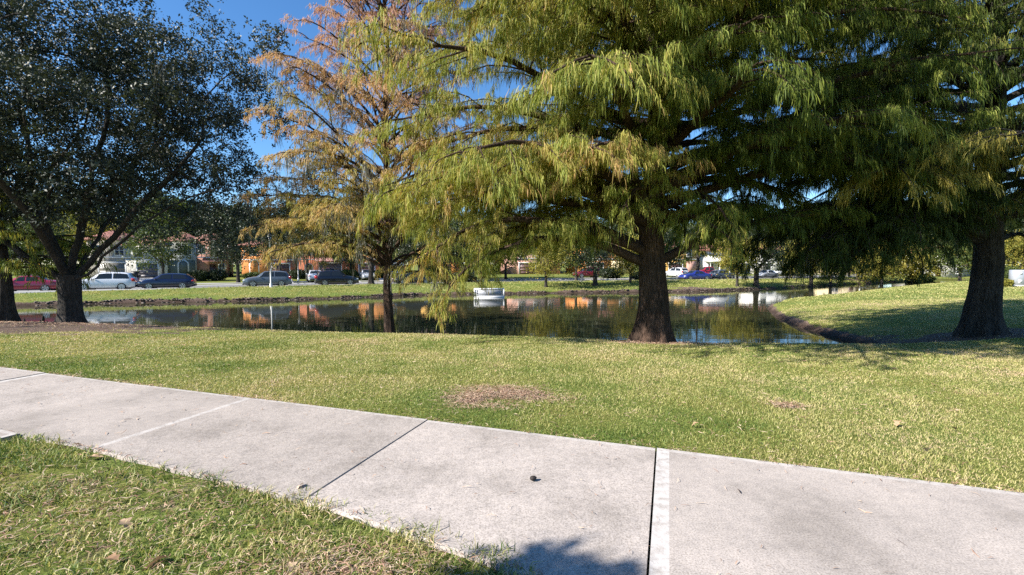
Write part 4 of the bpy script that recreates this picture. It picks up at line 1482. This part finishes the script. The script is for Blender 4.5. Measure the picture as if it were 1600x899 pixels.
def build_cars():
    p = {'red': paint('red_paint', (.30, .012, .045)), 'white': paint('white_car_paint', (.72, .73, .76)), 'navy': paint('navy_paint', (.008, .012, .045)),
         'grey': paint('grey_car_paint', (.10, .12, .145)), 'black': paint('black_car_paint', (.008, .008, .012)), 'silver': paint('silver_paint', (.42, .44, .48)),
         'blue': paint('blue_paint', (.018, .03, .20)), 'maroon': paint('maroon_paint', (.16, .012, .02)), 'redtruck': paint('pickup_red_paint', (.28, .01, .02))}

    def on_street(name, label, kind, col, px, left, off=0.0):
        x, y, sl = park(px)
        x, y = x - math.sin(sl) * off, y + math.cos(sl) * off
        z = float(height(np.array([x - math.sin(sl) * 2.5]), np.array([y + math.cos(sl) * 2.5]), cut=False)[0]) - .045
        car(name, label, kind, p[col], (x, y, z), sl + (PI if left else 0))

    def lot(name, label, kind, col, px, D, rz):
        x, y, z = at_ground(px, D)
        car(name, label, kind, p[col], (x, y, z + .01), rz)
    on_street('sedan', 'cherry red sedan parked at the far left, partly behind the small cypress', 'sedan', 'red', 44, True)
    on_street('parked_car', 'white SUV parked behind the forked oak trunk', 'suv', 'white', 166, True)
    on_street('parked_car', 'navy blue hatchback parked in front of the white garage', 'hatch', 'navy', 262, True)
    on_street('parked_car', 'slate grey SUV parked behind the lamp post', 'suv', 'grey', 418, True)
    on_street('parked_car', 'black SUV facing right with red tail light, by the pink awning house', 'suv', 'black', 526, False)
    on_street('sedan', 'black sedan parked in tree shade right of the autumn cypress trunk', 'sedan', 'black', 645, True)
    on_street('sedan', 'bright blue sedan parked just right of the big cypress trunk', 'sedan', 'blue', 1086, True)
    nrm = STREET_A + PI / 2
    lot('parked_car', 'white hatchback nosed in behind the black SUV', 'hatch', 'white', 492, 61.0, nrm)
    lot('parked_car', 'dark blue SUV in the driveway under the pink awning', 'suv', 'navy', 512, 71, nrm)
    lot('parked_car', 'silver hatchback facing the pond in the driveway by the mossy cypress', 'hatch', 'silver', 573, 68, nrm + PI)
    lot('parked_car', 'white SUV in the driveway hidden by the autumn cypress trunk', 'suv', 'white', 619, 76, nrm + PI)
    lot('parked_car', 'maroon SUV under the dark trees left of the big cypress', 'suv', 'maroon', 917, 78, STREET_A * .6 + PI)
    lot('parked_car', 'white SUV glimpsed at the right edge of the big cypress trunk', 'suv', 'white', 1056, 82, nrm)
    lot('pickup_truck', 'dark red pickup truck behind the blue sedan', 'pickup', 'redtruck', 1106, 84, PI * .97)
    lot('parked_car', 'grey hatchback right of the red pickup, beside the golden tree', 'hatch', 'grey', 1128, 77, STREET_A)
    lot('sedan', 'silver sedan right of the dark-trunked bank tree', 'sedan', 'silver', 1197, 84, STREET_A + PI)
    lot('parked_car', 'white hatchback farthest right in the street', 'hatch', 'white', 1222, 92, STREET_A + PI)


build_cars()


# ------------------------------------------------------------------ houses
def arch_pts(w, h, n=10):
    pts = [(-w / 2, 0), (w / 2, 0), (w / 2, h - w / 2)]
    for i in range(1, n):
        a = PI * i / n
        pts.append((w / 2 * math.cos(a), h - w / 2 + w / 2 * math.sin(a)))
    pts.append((-w / 2, h - w / 2))
    return pts


def house(label, px, D, w, h, wall, feats, rz=STREET_A, dep=10.0, roof='hip', roofmat='roof_tile', trim='white_paint', name='house', roof_h=1.7, cornice=True):
    x, y, z = at_ground(px, D)
    root = empty(name, label, 'house', (x, y, z), rz, 'houses across the pond')
    b = MB()
    b.box(-w / 2, w / 2, 0, dep, -.6, h)
    b.build('wall', wall, root)
    ov = .45
    if roof == 'hip':
        r = MB()
        rw, rd = w / 2 + ov, dep / 2 + ov
        cy = dep / 2
        ridge = max(.3, rw - rd) if rw > rd else .3
        V = [(-rw, cy - rd, h + .02), (rw, cy - rd, h + .02), (rw, cy + rd, h + .02), (-rw, cy + rd, h + .02),
             (-rw, cy - rd, h + .14), (rw, cy - rd, h + .14), (rw, cy + rd, h + .14), (-rw, cy + rd, h + .14)]
        if rw > rd:
            V += [(-ridge, cy, h + roof_h), (ridge, cy, h + roof_h)]
        else:
            V += [(0, cy - (rd - rw) - .2, h + roof_h), (0, cy + (rd - rw) + .2, h + roof_h)]
        r.add(V, [(3, 2, 1, 0), (0, 1, 5, 4), (1, 2, 6, 5), (2, 3, 7, 6), (3, 0, 4, 7)])
        o = r.n - 10
        if rw > rd:
            r.f.setdefault(4, []).append(np.array([[o + 4, o + 5, o + 9, o + 8], [o + 6, o + 7, o + 8, o + 9]]))
            r.f.setdefault(3, []).append(np.array([[o + 5, o + 6, o + 9], [o + 7, o + 4, o + 8]]))
        else:
            r.f.setdefault(4, []).append(np.array([[o + 5, o + 6, o + 9, o + 8], [o + 7, o + 4, o + 8, o + 9]]))
            r.f.setdefault(3, []).append(np.array([[o + 4, o + 5, o + 8], [o + 6, o + 7, o + 9]]))
        r.build('roof', M[roofmat], root)
    else:
        r = MB()
        r.box(-w / 2 - .12, w / 2 + .12, -.12, dep + .1, h - .02, h + .32, .04)
        r.build('parapet', M[trim], root)
    if cornice:
        c = MB()
        c.box(-w / 2 - .06, w / 2 + .06, -.09, -.002, h * .54, h * .54 + .18, .03)
        c.build('cornice', M[trim], root)
    for ft in feats:
        k = ft[0]
        if k == 'garage':
            _, fx, fw, fh, mat = ft
            g = MB()
            g.box(fx - fw / 2, fx + fw / 2, -.03, .10, -.05, fh)
            for q in range(1, 4):
                g.box(fx - fw / 2 + .03, fx + fw / 2 - .03, -.045, -.032, fh * q / 4 - .42, fh * q / 4 - .05)
            g.build('garage_door', mat, root)
            g = MB()
            g.box(fx - fw / 2 - .14, fx - fw / 2 - .003, -.07, .03, -.05, fh)
            g.box(fx + fw / 2 + .003, fx + fw / 2 + .14, -.07, .03, -.05, fh)
            g.box(fx - fw / 2 - .22, fx + fw / 2 + .22, -.10, .03, fh + .003, fh + .20)
            g.build('garage_frame', M[trim], root)
        elif k == 'arch':
            _, fx, fw, fh, z0, mat = ft
            pts = arch_pts(fw + .36, fh + .18)
            g = MB().prism([(p[0] + fx, p[1] + z0) for p in pts], 'y', -.07, .02)
            wdw = g.build('window', M['white_paint'] if trim == 'white_paint' else M[trim], root)
            g = MB().prism([(p[0] + fx, p[1] + z0 + .004) for p in arch_pts(fw, fh)], 'y', -.085, -.05)
            g.build('pane', mat, wdw)
        elif k == 'window':
            _, fx, fw, fh, z0 = ft
            g = MB()
            g.box(fx - fw / 2 - .1, fx + fw / 2 + .1, -.05, .04, z0 - .1, z0 + fh + .1)
            g.box(fx - fw / 2 - .15, fx + fw / 2 + .15, -.10, .04, z0 - .18, z0 - .103)
            wdw = g.build('window', M[trim], root)
            g = MB()
            for (a, c) in ((-fw / 2, -.03), (.03, fw / 2)):
                for (d, e) in ((0, fh / 2 - .03), (fh / 2 + .03, fh)):
                    g.box(fx + a, fx + c, -.062, -.04, z0 + d, z0 + e)
            g.build('pane', M['pane'], wdw)
        elif k == 'door':
            _, fx, fw, fh, mat = ft
            g = MB()
            g.box(fx - fw / 2, fx + fw / 2, -.05, .05, 0, fh)
            d = g.build('door', mat, root)
            g = MB()
            g.box(fx + fw / 2 - .16, fx + fw / 2 - .1, -.10, -.052, .95, 1.1, .01)
            g.build('handle', M['rim'], d)
        elif k == 'awning':
            _, fx, fw, z0, dp, mat = ft
            g = MB().prism([(0.02, z0), (-dp, z0 - .05), (-dp, z0 + .08), (0.02, z0 + dp * .6)], 'x', fx - fw / 2, fx + fw / 2)
            g.build('awning', M[mat], root)
        elif k == 'panel':
            _, x0, x1, z0, z1, mat, pr = ft
            g = MB()
            g.box(x0, x1, -pr, .05, z0, z1)
            g.build('wall_panel', mat, root)
        elif k == 'column':
            _, fx, z1 = ft
            g = MB()
            g.tube([(fx, -1.6, -.1), (fx, -1.6, z1)], [.16, .13], 14)
            g.box(fx - .24, fx + .24, -1.84, -1.36, z1, z1 + .15)
            g.box(fx - .22, fx + .22, -1.82, -1.38, -.1, .12)
            g.build('column', M['white_paint'], root)
        elif k == 'porch':
            _, x0, x1, z0, mat = ft
            g = MB()
            g.box(x0, x1, -2.0, -.002, z0, z0 + .35)
            g.build('porch_roof', M[mat], root)
        elif k == 'light':
            _, fx, z0 = ft
            g = MB()
            g.box(fx - .09, fx + .09, -.2, .02, z0, z0 + .32, .04)
            g.build('wall_lamp', M['black_plastic'], root)
    return root


def build_houses():
    st = {'tan': stucco('tan_stucco', (.36, .33, .29)), 'white': stucco('white_stucco', (.66, .64, .60)), 'grey': stucco('grey_stucco', (.40, .41, .39)),
          'green': stucco('green_grey_stucco', (.13, .15, .13)), 'terra': stucco('terracotta_stucco', (.42, .22, .17)), 'orange': stucco('orange_stucco', (.62, .26, .09)),
          'rust': stucco('rust_stucco', (.46, .16, .09)), 'cream': stucco('cream_stucco', (.66, .54, .34)), 'yellow': stucco('ochre_stucco', (.66, .40, .12)),
          'pink': stucco('pink_stucco', (.52, .30, .24))}
    gd = simple('garage_grey', (.11, .105, .12), .5, var=.06)
    gt = simple('garage_tan', (.20, .19, .17), .5, var=.06)
    gb = simple('garage_brown', (.10, .05, .045), .5, var=.06)
    dr = simple('door_wood', (.06, .03, .02), .4, var=.2)
    dk = simple('dark_shutter', (.10, .12, .11), .5, var=.06)

    def D(px):
        r = (px - CX) / F_PX
        return 98 / (1 - .5 * r) if r < 0 else 98.0 + 6 * r
    house('tan stucco house with a wide taupe garage, behind the white SUV', 172, D(172), 5.0, 5.6, st['tan'],
          [('garage', .3, 3.0, 2.25, gt), ('window', -1.2, 1.0, 1.3, 3.5), ('window', 1.2, 1.0, 1.3, 3.5), ('light', 2.2, 1.9)])
    house('white stucco house with a charcoal garage door behind the navy hatchback', 230, D(230), 5.0, 4.9, st['white'],
          [('garage', .1, 2.45, 2.2, gd), ('panel', -2.49, 2.49, 2.75, 4.7, st['grey'], .02), ('window', -1.0, .9, 1.1, 3.2), ('window', 1.2, .9, 1.1, 3.2), ('light', -1.75, 1.75)])
    house('grey house with a cream arched window on a green-grey panel', 284, D(284) + .4, 3.9, 5.6, st['grey'],
          [('panel', -1.9, 1.85, -.1, 2.75, st['green'], .02), ('arch', .25, 1.15, 2.3, .35, dk), ('window', .9, .9, 1.2, 3.7)], cornice=False)
    house('terracotta house with a dark door under a small sloping awning', 330, D(330) + .8, 4.6, 5.8, st['terra'],
          [('door', .3, .95, 2.1, dr), ('awning', .5, 3.0, 2.55, 1.1, 'roof_tile'), ('window', 1.5, .8, 1.2, .9), ('window', -1.2, .9, 1.3, 3.9), ('window', .6, .9, 1.3, 3.9)])
    house('bright orange house with a white arched window and white-lintel garage', 421, D(421), 8.0, 5.2, st['orange'],
          [('arch', -2.2, 1.15, 2.2, .6, st['orange']), ('garage', 1.7, 2.7, 2.2, gb), ('window', -2.3, 1.0, 1.2, 3.7), ('window', 2.0, 1.0, 1.2, 3.7), ('panel', .1, 3.95, -.1, 2.8, st['rust'], .02)])
    house('rust-red house with a pink tiled awning over its dark garage', 508, D(508), 8.4, 5.4, st['rust'],
          [('garage', .9, 3.6, 2.35, gd), ('awning', .9, 5.2, 2.7, 1.5, 'roof_tile_pink'), ('arch', -2.6, 1.1, 2.1, .1, dr), ('window', -2.4, 1.0, 1.3, 3.9), ('window', 1.6, 1.0, 1.3, 3.9)])
    house('red-orange house with a brown garage behind the silver hatchback', 596, D(596), 9.0, 5.6, st['orange'],
          [('garage', -2.6, 2.7, 2.3, gb), ('garage', 2.8, 2.4, 2.3, gd), ('panel', -4.45, -.7, -.1, 2.85, st['rust'], .02), ('window', -2.4, 1.0, 1.3, 4.0), ('window', 2.2, 1.0, 1.3, 4.0), ('door', .6, .95, 2.1, dr)])
    house('orange house half hidden by the hanging sprays left of the floating box', 712, D(712), 10.0, 6.4, st['yellow'],
          [('arch', -3.0, 1.2, 2.2, .5, dk), ('window', -3.0, 1.2, 1.5, 4.2), ('window', .2, 1.2, 1.5, 4.2), ('window', 3.2, 1.2, 1.5, 4.2), ('garage', 2.2, 3.4, 2.3, gb), ('panel', -.9, .9, -.1, 6.1, st['orange'], .25)])
    house('pink stucco house behind the yellow-green maple', 838, 99, 11.0, 6.0, st['pink'],
          [('window', -3.4, 1.2, 1.5, 4.0), ('window', 0, 1.2, 1.5, 4.0), ('window', 3.4, 1.2, 1.5, 4.0), ('garage', -2, 3.6, 2.3, gb), ('door', 2.5, 1, 2.1, dr)], rz=R(16))
    house('orange house with cream trim left of the big cypress trunk', 950, 100, 12.0, 5.8, st['orange'],
          [('window', -4, 1.2, 1.5, 3.9), ('window', -1, 1.2, 1.5, 3.9), ('window', 3.4, 1.2, 1.5, 3.9), ('garage', -3, 3.6, 2.3, gb), ('panel', .8, 5.9, -.1, 2.8, st['cream'], .03), ('door', 3, 1, 2.1, dr)], rz=R(14))
    house('ochre house beyond the blue sedan', 1062, 101, 8.0, 5.8, st['yellow'],
          [('window', -2.2, 1.1, 1.4, 3.9), ('window', 2.2, 1.1, 1.4, 3.9), ('garage', -1, 3.2, 2.3, gb), ('panel', 1.6, 3.95, -.1, 2.8, st['pink'], .03)], rz=R(12))
    house('white house with a columned porch behind the golden tree', 1125, 103, 8.0, 5.2, st['white'],
          [('porch', -3.8, 3.8, 2.75, 'white_paint'), ('column', -3.4, 2.6), ('column', -1.2, 2.6), ('column', 1.2, 2.6), ('column', 3.4, 2.6), ('door', 0, 1.1, 2.1, dr), ('window', -2.4, 1.2, 1.5, .8), ('window', 2.4, 1.2, 1.5, .8)], rz=R(10))
    house('pale grey house behind the silver sedan', 1215, 106, 13.0, 5.4, st['white'],
          [('garage', -3.5, 3.6, 2.3, gt), ('garage', 2.5, 3.6, 2.3, gt), ('window', -3.5, 1.2, 1.4, 3.6), ('window', 2.5, 1.2, 1.4, 3.6)], rz=R(6))
    house('cream house at the narrow end of the pond', 1330, 104, 12.0, 5.2, st['cream'],
          [('window', -3.5, 1.2, 1.4, .9), ('window', 2.5, 1.2, 1.4, .9), ('window', -3.5, 1.2, 1.4, 3.6), ('window', 2.5, 1.2, 1.4, 3.6), ('door', 0, 1, 2.1, dr)], rz=R(-4))
    house('white house seen beside the shaded cypress trunk', 1478, 100, 10.0, 5.4, st['white'],
          [('window', -3, 1.2, 1.4, 3.4), ('window', 0, 1.2, 1.4, 3.4), ('window', 3, 1.2, 1.4, 3.4), ('door', -1.5, 1, 2.1, dr), ('window', 2.5, 1.2, 1.4, .9)], rz=R(-12))
    # driveway aprons
    for k, (px, w) in enumerate(((172, 4.2), (231, 3.4), (436, 3.4), (512, 4.2), (575, 3.6), (622, 3.2))):
        d1 = D(px)
        x, y, z = at_ground(px, d1)
        u = np.array([math.cos(STREET_A), math.sin(STREET_A)])
        nrm = np.array([u[1], -u[0]])
        V = []
        L = 24.5
        for q in range(13):
            c = np.array([x, y]) + nrm * (L * q / 12 + .15)
            for sg in (-1, 1):
                pp = c + u * sg * w / 2
                V.append((pp[0], pp[1], float(height(np.array([pp[0]]), np.array([pp[1]]), cut=False)[0]) + .065))
        Fq = [(2 * q, 2 * q + 1, 2 * q + 3, 2 * q + 2) for q in range(12)]
        tag(MB().add(V, Fq).build('driveway', M['kerb']), kind='structure')


build_houses()


# ------------------------------------------------------------------ small things
def lamp_post(label, px, D, h, seed):
    x, y, z = at_ground(px, D)
    root = empty('street_lamp', label, 'lamp post', (x, y, z), 0, 'lamp posts along the street')
    MB().tube([(0, 0, -.2), (0, 0, .35), (0, 0, .4), (0, 0, h)], [.13, .13, .075, .055], 12).build('pole', M['pole_metal'], root, smooth=True)
    b = MB()
    b.tube([(0, 0, h), (0, 0, h + .06), (0, 0, h + .1)], [.09, .11, .08], 12)
    b.tube([(0, 0, h + .42), (0, 0, h + .5), (0, 0, h + .62)], [.26, .18, .03], 14)
    b.build('lamp_head', M['black_plastic'], root)
    MB().tube([(0, 0, h + .101), (0, 0, h + .26), (0, 0, h + .419)], [.10, .19, .20], 14).build('lamp_globe', M['white_paint'], root, smooth=True)


def build_small():
    rng = np.random.default_rng(55)
    x, y, _ = park(423)
    lamp_post('pale lamp post in front of the slate grey SUV', 423, y - 2.3, 4.9, 1)
    lamp_post('thinner pale lamp post farther back, right of the grey SUV', 466, 64, 3.4, 2)
    # floating box
    D = 46.8
    x = (764 - CX) / F_PX * D
    root = empty('floating_box', 'white floating pump box on the water near the far bank', 'box', (x, D, WATER), R(5))
    w, d, h = 3.05, 1.5, .80
    b = MB()
    b.box(-w / 2, w / 2, -d / 2, d / 2, -.25, .16)
    b.build('float', M['white_paint'], root)
    b = MB()
    b.box(-w / 2 + .03, w / 2 - .03, -d / 2 + .03, d / 2 - .03, .165, h)
    b.build('housing', simple('box_grey_white', (.33, .34, .37), .5, var=.06), root)
    b = MB()
    b.box(-w / 2, w / 2, -d / 2, d / 2, h + .003, h + .07)
    b.build('lid', M['white_paint'], root)
    for sx in (-1, 1):
        for sy in (-1, 1):
            px_, py_ = sx * (w / 2 - .05), sy * (d / 2 - .05)
            MB().box(px_ - .05, px_ + .05, py_ - .05, py_ + .05, .168, h - .003).build('corner_post', M['white_paint'], root)
    b = MB()
    for sx in (-1, 1):
        for q in (.42, .62):
            b.box(sx * (w / 2 - .3) - .05, sx * (w / 2 - .3) + .05, -d / 2 + .005, -d / 2 + .028, q, q + .1)
    b.build('hinge', M['black_plastic'], root)
    # utility cabinet
    x, y, z = at_ground(1598, 45)
    root = empty('utility_cabinet', 'light grey utility cabinet standing on the grass at the right border', 'cabinet', (x, y, z), R(-20))
    MB().box(-.95, .95, -.5, .5, -.1, .12, .02).build('plinth', M['kerb'], root)
    MB().box(-.85, .85, -.42, .42, .121, 1.62, .04).build('housing', M['grey_metal'], root)
    b = MB()
    for sg in (-1, 1):
        b.box(min(sg * .03, sg * .80), max(sg * .03, sg * .80), -.445, -.42, .2, 1.52, .008)
    dr = b.build('door', M['grey_metal'], root)
    MB().box(.06, .10, -.48, -.446, .8, 1.0, .01).build('handle', M['black_plastic'], dr)
    MB().box(-.55, -.25, -.452, -.446, 1.15, 1.42).build('sticker', M['white_paint'], root)
    MB().box(-.55, -.25, -.452, -.446, .35, .65).build('sticker', M['white_paint'], root)
    # bin beside the white garage
    x, y, z = at_ground(211, 69.0)
    root = empty('wheeled_bin', 'black wheeled bin beside the charcoal garage door', 'bin', (x, y, z), STREET_A)
    b = MB()
    b.prism([(-.27, .12), (.27, .12), (.34, 1.0), (-.34, 1.0)], 'y', -.3, .3)
    b.build('body', M['black_plastic'], root)
    MB().box(-.37, .37, -.34, .36, 1.002, 1.08, .03).build('lid', M['black_plastic'], root)
    for sg in (-1, 1):
        MB().tube([(sg * .28, .25, .12), (sg * .34, .25, .12)], [.12, .12], 12).build('wheel', M['rubber'], root)
    # pine cone on the walk, stub of a twig
    def ground_px(px, py, zz=0.0):
        v = (py - CY) / F_PX
        t = (EYE - zz) / (math.sin(PITCH) + v * math.cos(PITCH))
        return ((px - CX) / F_PX * t, t * (math.cos(PITCH) - v * math.sin(PITCH)), zz)
    px_, py_, _ = ground_px(833, 751)
    th, ph = np.meshgrid(np.linspace(0, 2 * PI, 25)[:-1], np.linspace(-PI / 2, PI / 2, 13))
    rr = 1 + .10 * np.cos(th * 6 + ph * 6) + .05 * np.cos(th * 3)
    V = np.stack([.026 * rr * np.cos(ph) * np.cos(th), .019 * rr * np.cos(ph) * np.sin(th), .016 * rr * np.sin(ph)], -1).reshape(-1, 3)
    i = (np.arange(12)[:, None] * 24 + np.arange(24)[None]).ravel()
    j = (np.arange(12)[:, None] * 24 + (np.arange(24)[None] + 1) % 24).ravel()
    o = make_mesh('cypress_cone', V, [np.stack([i, j, j + 24, i + 24], 1)], simple('cone_brown', (.03, .022, .018), .8, var=.4, scale=60), smooth=True, loc=(px_, py_, .018))
    o.rotation_euler.z = .4
    tag(o, 'small dark cypress cone lying on the sidewalk slab', 'cone')
    a = ground_px(1155, 769)
    o = MB().tube([(-.004, -.028, .004), (0, 0, .006), (.003, .03, .004)], [.0025, .0035, .002], 6).build('twig', simple('twig_brown', (.05, .028, .02), .8), loc=(a[0], a[1], .004))
    tag(o, 'short dark twig on the right-hand sidewalk slab', 'twig')
    # dry leaves
    spots = [(470, 762, .09, 'tan dry leaf lying on the concrete at the verge edge'), (196, 820, .12, 'pale dry leaf in the verge grass'), (243, 879, .15, 'large pale dry leaf in the near verge'),
             (176, 874, .11, 'cream dry leaf left of the large pale one'), (455, 886, .12, 'curled brown leaf at the right end of the verge'), (150, 716, .14, 'pale leaf at the end of the expansion joint'),
             (120, 697, .09, 'dark curled leaf at the edge of the walk'), (1086, 660, .10, 'red-brown leaf standing in the lawn'), (1403, 652, .13, 'pale crumpled leaf in the lawn at right'),
             (1490, 660, .11, 'brown leaf in the lawn near the right border'), (1450, 700, .13, 'tan leaf near the right part of the walk edge'), (1358, 676, .09, 'small rust leaf in the lawn at right')]
    for k, (px, py, s, lab) in enumerate(spots):
        p = ground_px(px, py, .0)
        n = 12
        V = []
        t = np.linspace(0, 1, n)
        wv = np.sin(PI * t ** .8) * .30 * (1 + .38 * np.sin(t * 17 + k))
        for q in range(n):
            zb = .10 * math.sin(PI * t[q] * (1 + .3 * (k % 3)))
            V += [((t[q] - .5), -wv[q], .22 * abs(wv[q]) + zb), ((t[q] - .5), 0, zb - .03), ((t[q] - .5), wv[q], .30 * abs(wv[q]) + zb)]
        V = np.array(V) * s * .8
        Fq = [(3 * q + e, 3 * q + 3 + e, 3 * q + 4 + e, 3 * q + 1 + e) for q in range(n - 1) for e in (0, 1)]
        on_walk = 0 < walk_uv(np.array([p[0]]), np.array([p[1]]))[1][0] < WALK_W
        zz = .012 if on_walk else float(height(np.array([p[0]]), np.array([p[1]]), cut=False)[0]) + .045
        o = make_mesh('dry_leaf', V, [np.array(Fq)], M['dry_leaf'], attrs={'tint': np.full(len(V), rng.uniform(.2, 1))}, smooth=True, loc=(p[0], p[1], zz))
        o.rotation_euler = (rng.normal(0, .25), rng.normal(0, .25), rng.uniform(0, 6.28))
        tag(o, lab, 'leaf', 'fallen dry leaves')
    # cypress knees along the near shore
    proto = None
    nk = 0
    for k in range(46):
        if k < 30:
            px = rng.uniform(640, 740)
            x0 = (px - CX) / F_PX * 16.8
            yy = np.interp(x0, [p[0] for p in NEAR], [p[1] for p in NEAR]) - rng.uniform(.15, 1.1)
            lab = 'dark knobbly cypress knee at the water between the autumn and the big cypress'
        else:
            px = rng.uniform(20, 68)
            x0 = (px - CX) / F_PX * 19.6
            yy = np.interp(x0, [p[0] for p in NEAR], [p[1] for p in NEAR]) - rng.uniform(.1, .9)
            lab = 'dark cypress knee at the water beside the small left-hand cypress'
        if proto is None:
            zt = np.array([-.15, 0, .12, .28, .40, .46])
            T = Tubes()
            T.add(np.stack([.02 * np.sin(zt * 9), .02 * np.cos(zt * 7), zt], 1), [.12, .11, .075, .055, .042, .012], 10,
                  lambda r_, th: r_ * (1 + .14 * np.cos(3 * th[None] + 1)))
            proto = T.build('cypress_knee', M['bark_oak'], None)
            o = proto
        else:
            o = proto.copy()
            COL.objects.link(o)
        s = rng.uniform(.55, 1.35)
        o.location = (x0, yy, gz(x0, yy) - .02)
        o.scale = (s * .8, s * .8, s * rng.uniform(.8, 1.3))
        o.rotation_euler = (rng.normal(0, .08), rng.normal(0, .08), rng.uniform(0, 6))
        tag(o, lab, 'cypress knee', 'cypress knees along the near shore')
    # pale stones and sticks at the far waterline
    rng = np.random.default_rng(56)
    V, Fq, n0 = [], [], 0
    S = MB()
    pts = [p for p in FAR if -45 < p[0] < 60]
    for k in range(1300):
        i = rng.integers(0, len(pts) - 1)
        f = rng.uniform()
        a, b2 = np.array(pts[i]), np.array(pts[i + 1])
        c = a + (b2 - a) * f
        t = (b2 - a) / np.linalg.norm(b2 - a)
        nn = np.array([t[1], -t[0]])
        if not inside(np.array([c[0] - nn[0]]), np.array([c[1] - nn[1]]), POLY)[0]:
            nn = nn
        c = c + np.array([0, 1.0]) * rng.uniform(-.1, .35)
        zz = max(WATER, gz(c[0], c[1]))
        r = rng.uniform(.025, .075)
        v = rng.normal(0, 1, (8, 3))
        base = np.array([(sx, sy, sz) for sz in (-.7, .8) for sy in (-1, 1) for sx in (-1, 1)], float) * (1 + .25 * v) * r * [1.4, .9, .7] + [c[0], c[1], zz + r * .2]
        S.add(base, [(0, 2, 3, 1), (4, 5, 7, 6), (0, 1, 5, 4), (2, 6, 7, 3), (0, 4, 6, 2), (1, 3, 7, 5)])
    o = S.build('shore_rubble', simple('shore_rubble', (.11, .085, .07), .9, var=.6, scale=1.3))
    tag(o, 'brown stones and clods along the far waterline', 'rubble', kind='stuff')


build_small()

# ------------------------------------------------------------------ light, sky, camera
SUN_EL = R(35)
SH = np.array([.905, .425])          # where shadows point on the ground
d = np.array([SH[0] * math.cos(SUN_EL), SH[1] * math.cos(SUN_EL), -math.sin(SUN_EL)])
sun = bpy.data.lights.new('sun', 'SUN')
sun.energy = 4.8
sun.angle = R(.53)
sun.color = (1.0, .945, .86)
so = bpy.data.objects.new('sun', sun)
COL.objects.link(so)
from mathutils import Vector
so.rotation_euler = Vector(d).to_track_quat('-Z', 'Y').to_euler()
so.location = (-40, -30, 40)

w = bpy.data.worlds.new('World')
C.world = w
w.use_nodes = True
nt = w.node_tree
for n in list(nt.nodes):
    nt.nodes.remove(n)
out = nt.nodes.new('ShaderNodeOutputWorld')
bg = nt.nodes.new('ShaderNodeBackground')
bg.inputs['Strength'].default_value = .085
sky = nt.nodes.new('ShaderNodeTexSky')
sky.sky_type = 'NISHITA'
sky.sun_disc = False
sky.sun_elevation = SUN_EL
sky.sun_rotation = math.atan2(-SH[0], -SH[1])
sky.ozone_density = 6.0
sky.air_density = 1.0
sky.dust_density = 0
hs = nt.nodes.new('ShaderNodeHueSaturation')
hs.inputs['Saturation'].default_value = 1.12
nt.links.new(sky.outputs[0], hs.inputs['Color'])
nt.links.new(hs.outputs[0], bg.inputs['Color'])
nt.links.new(bg.outputs[0], out.inputs[0])

cam = bpy.data.cameras.new('camera')
cam.sensor_width = 36
cam.lens = F_PX / 1600 * 36
cam.clip_start = .05
cam.clip_end = 3000
co = bpy.data.objects.new('camera', cam)
COL.objects.link(co)
co.location = (0, 0, EYE)
co.rotation_euler = (PI / 2 - PITCH, 0, 0)
C.camera = co

C.view_settings.view_transform = 'Standard'
C.view_settings.look = 'None'
C.view_settings.exposure = 1.3
C.view_settings.gamma = 1
C.view_settings.use_curve_mapping = False
C.cycles.max_bounces = 6
C.cycles.diffuse_bounces = 3
C.cycles.glossy_bounces = 3
C.cycles.transmission_bounces = 3
C.cycles.use_denoising = False
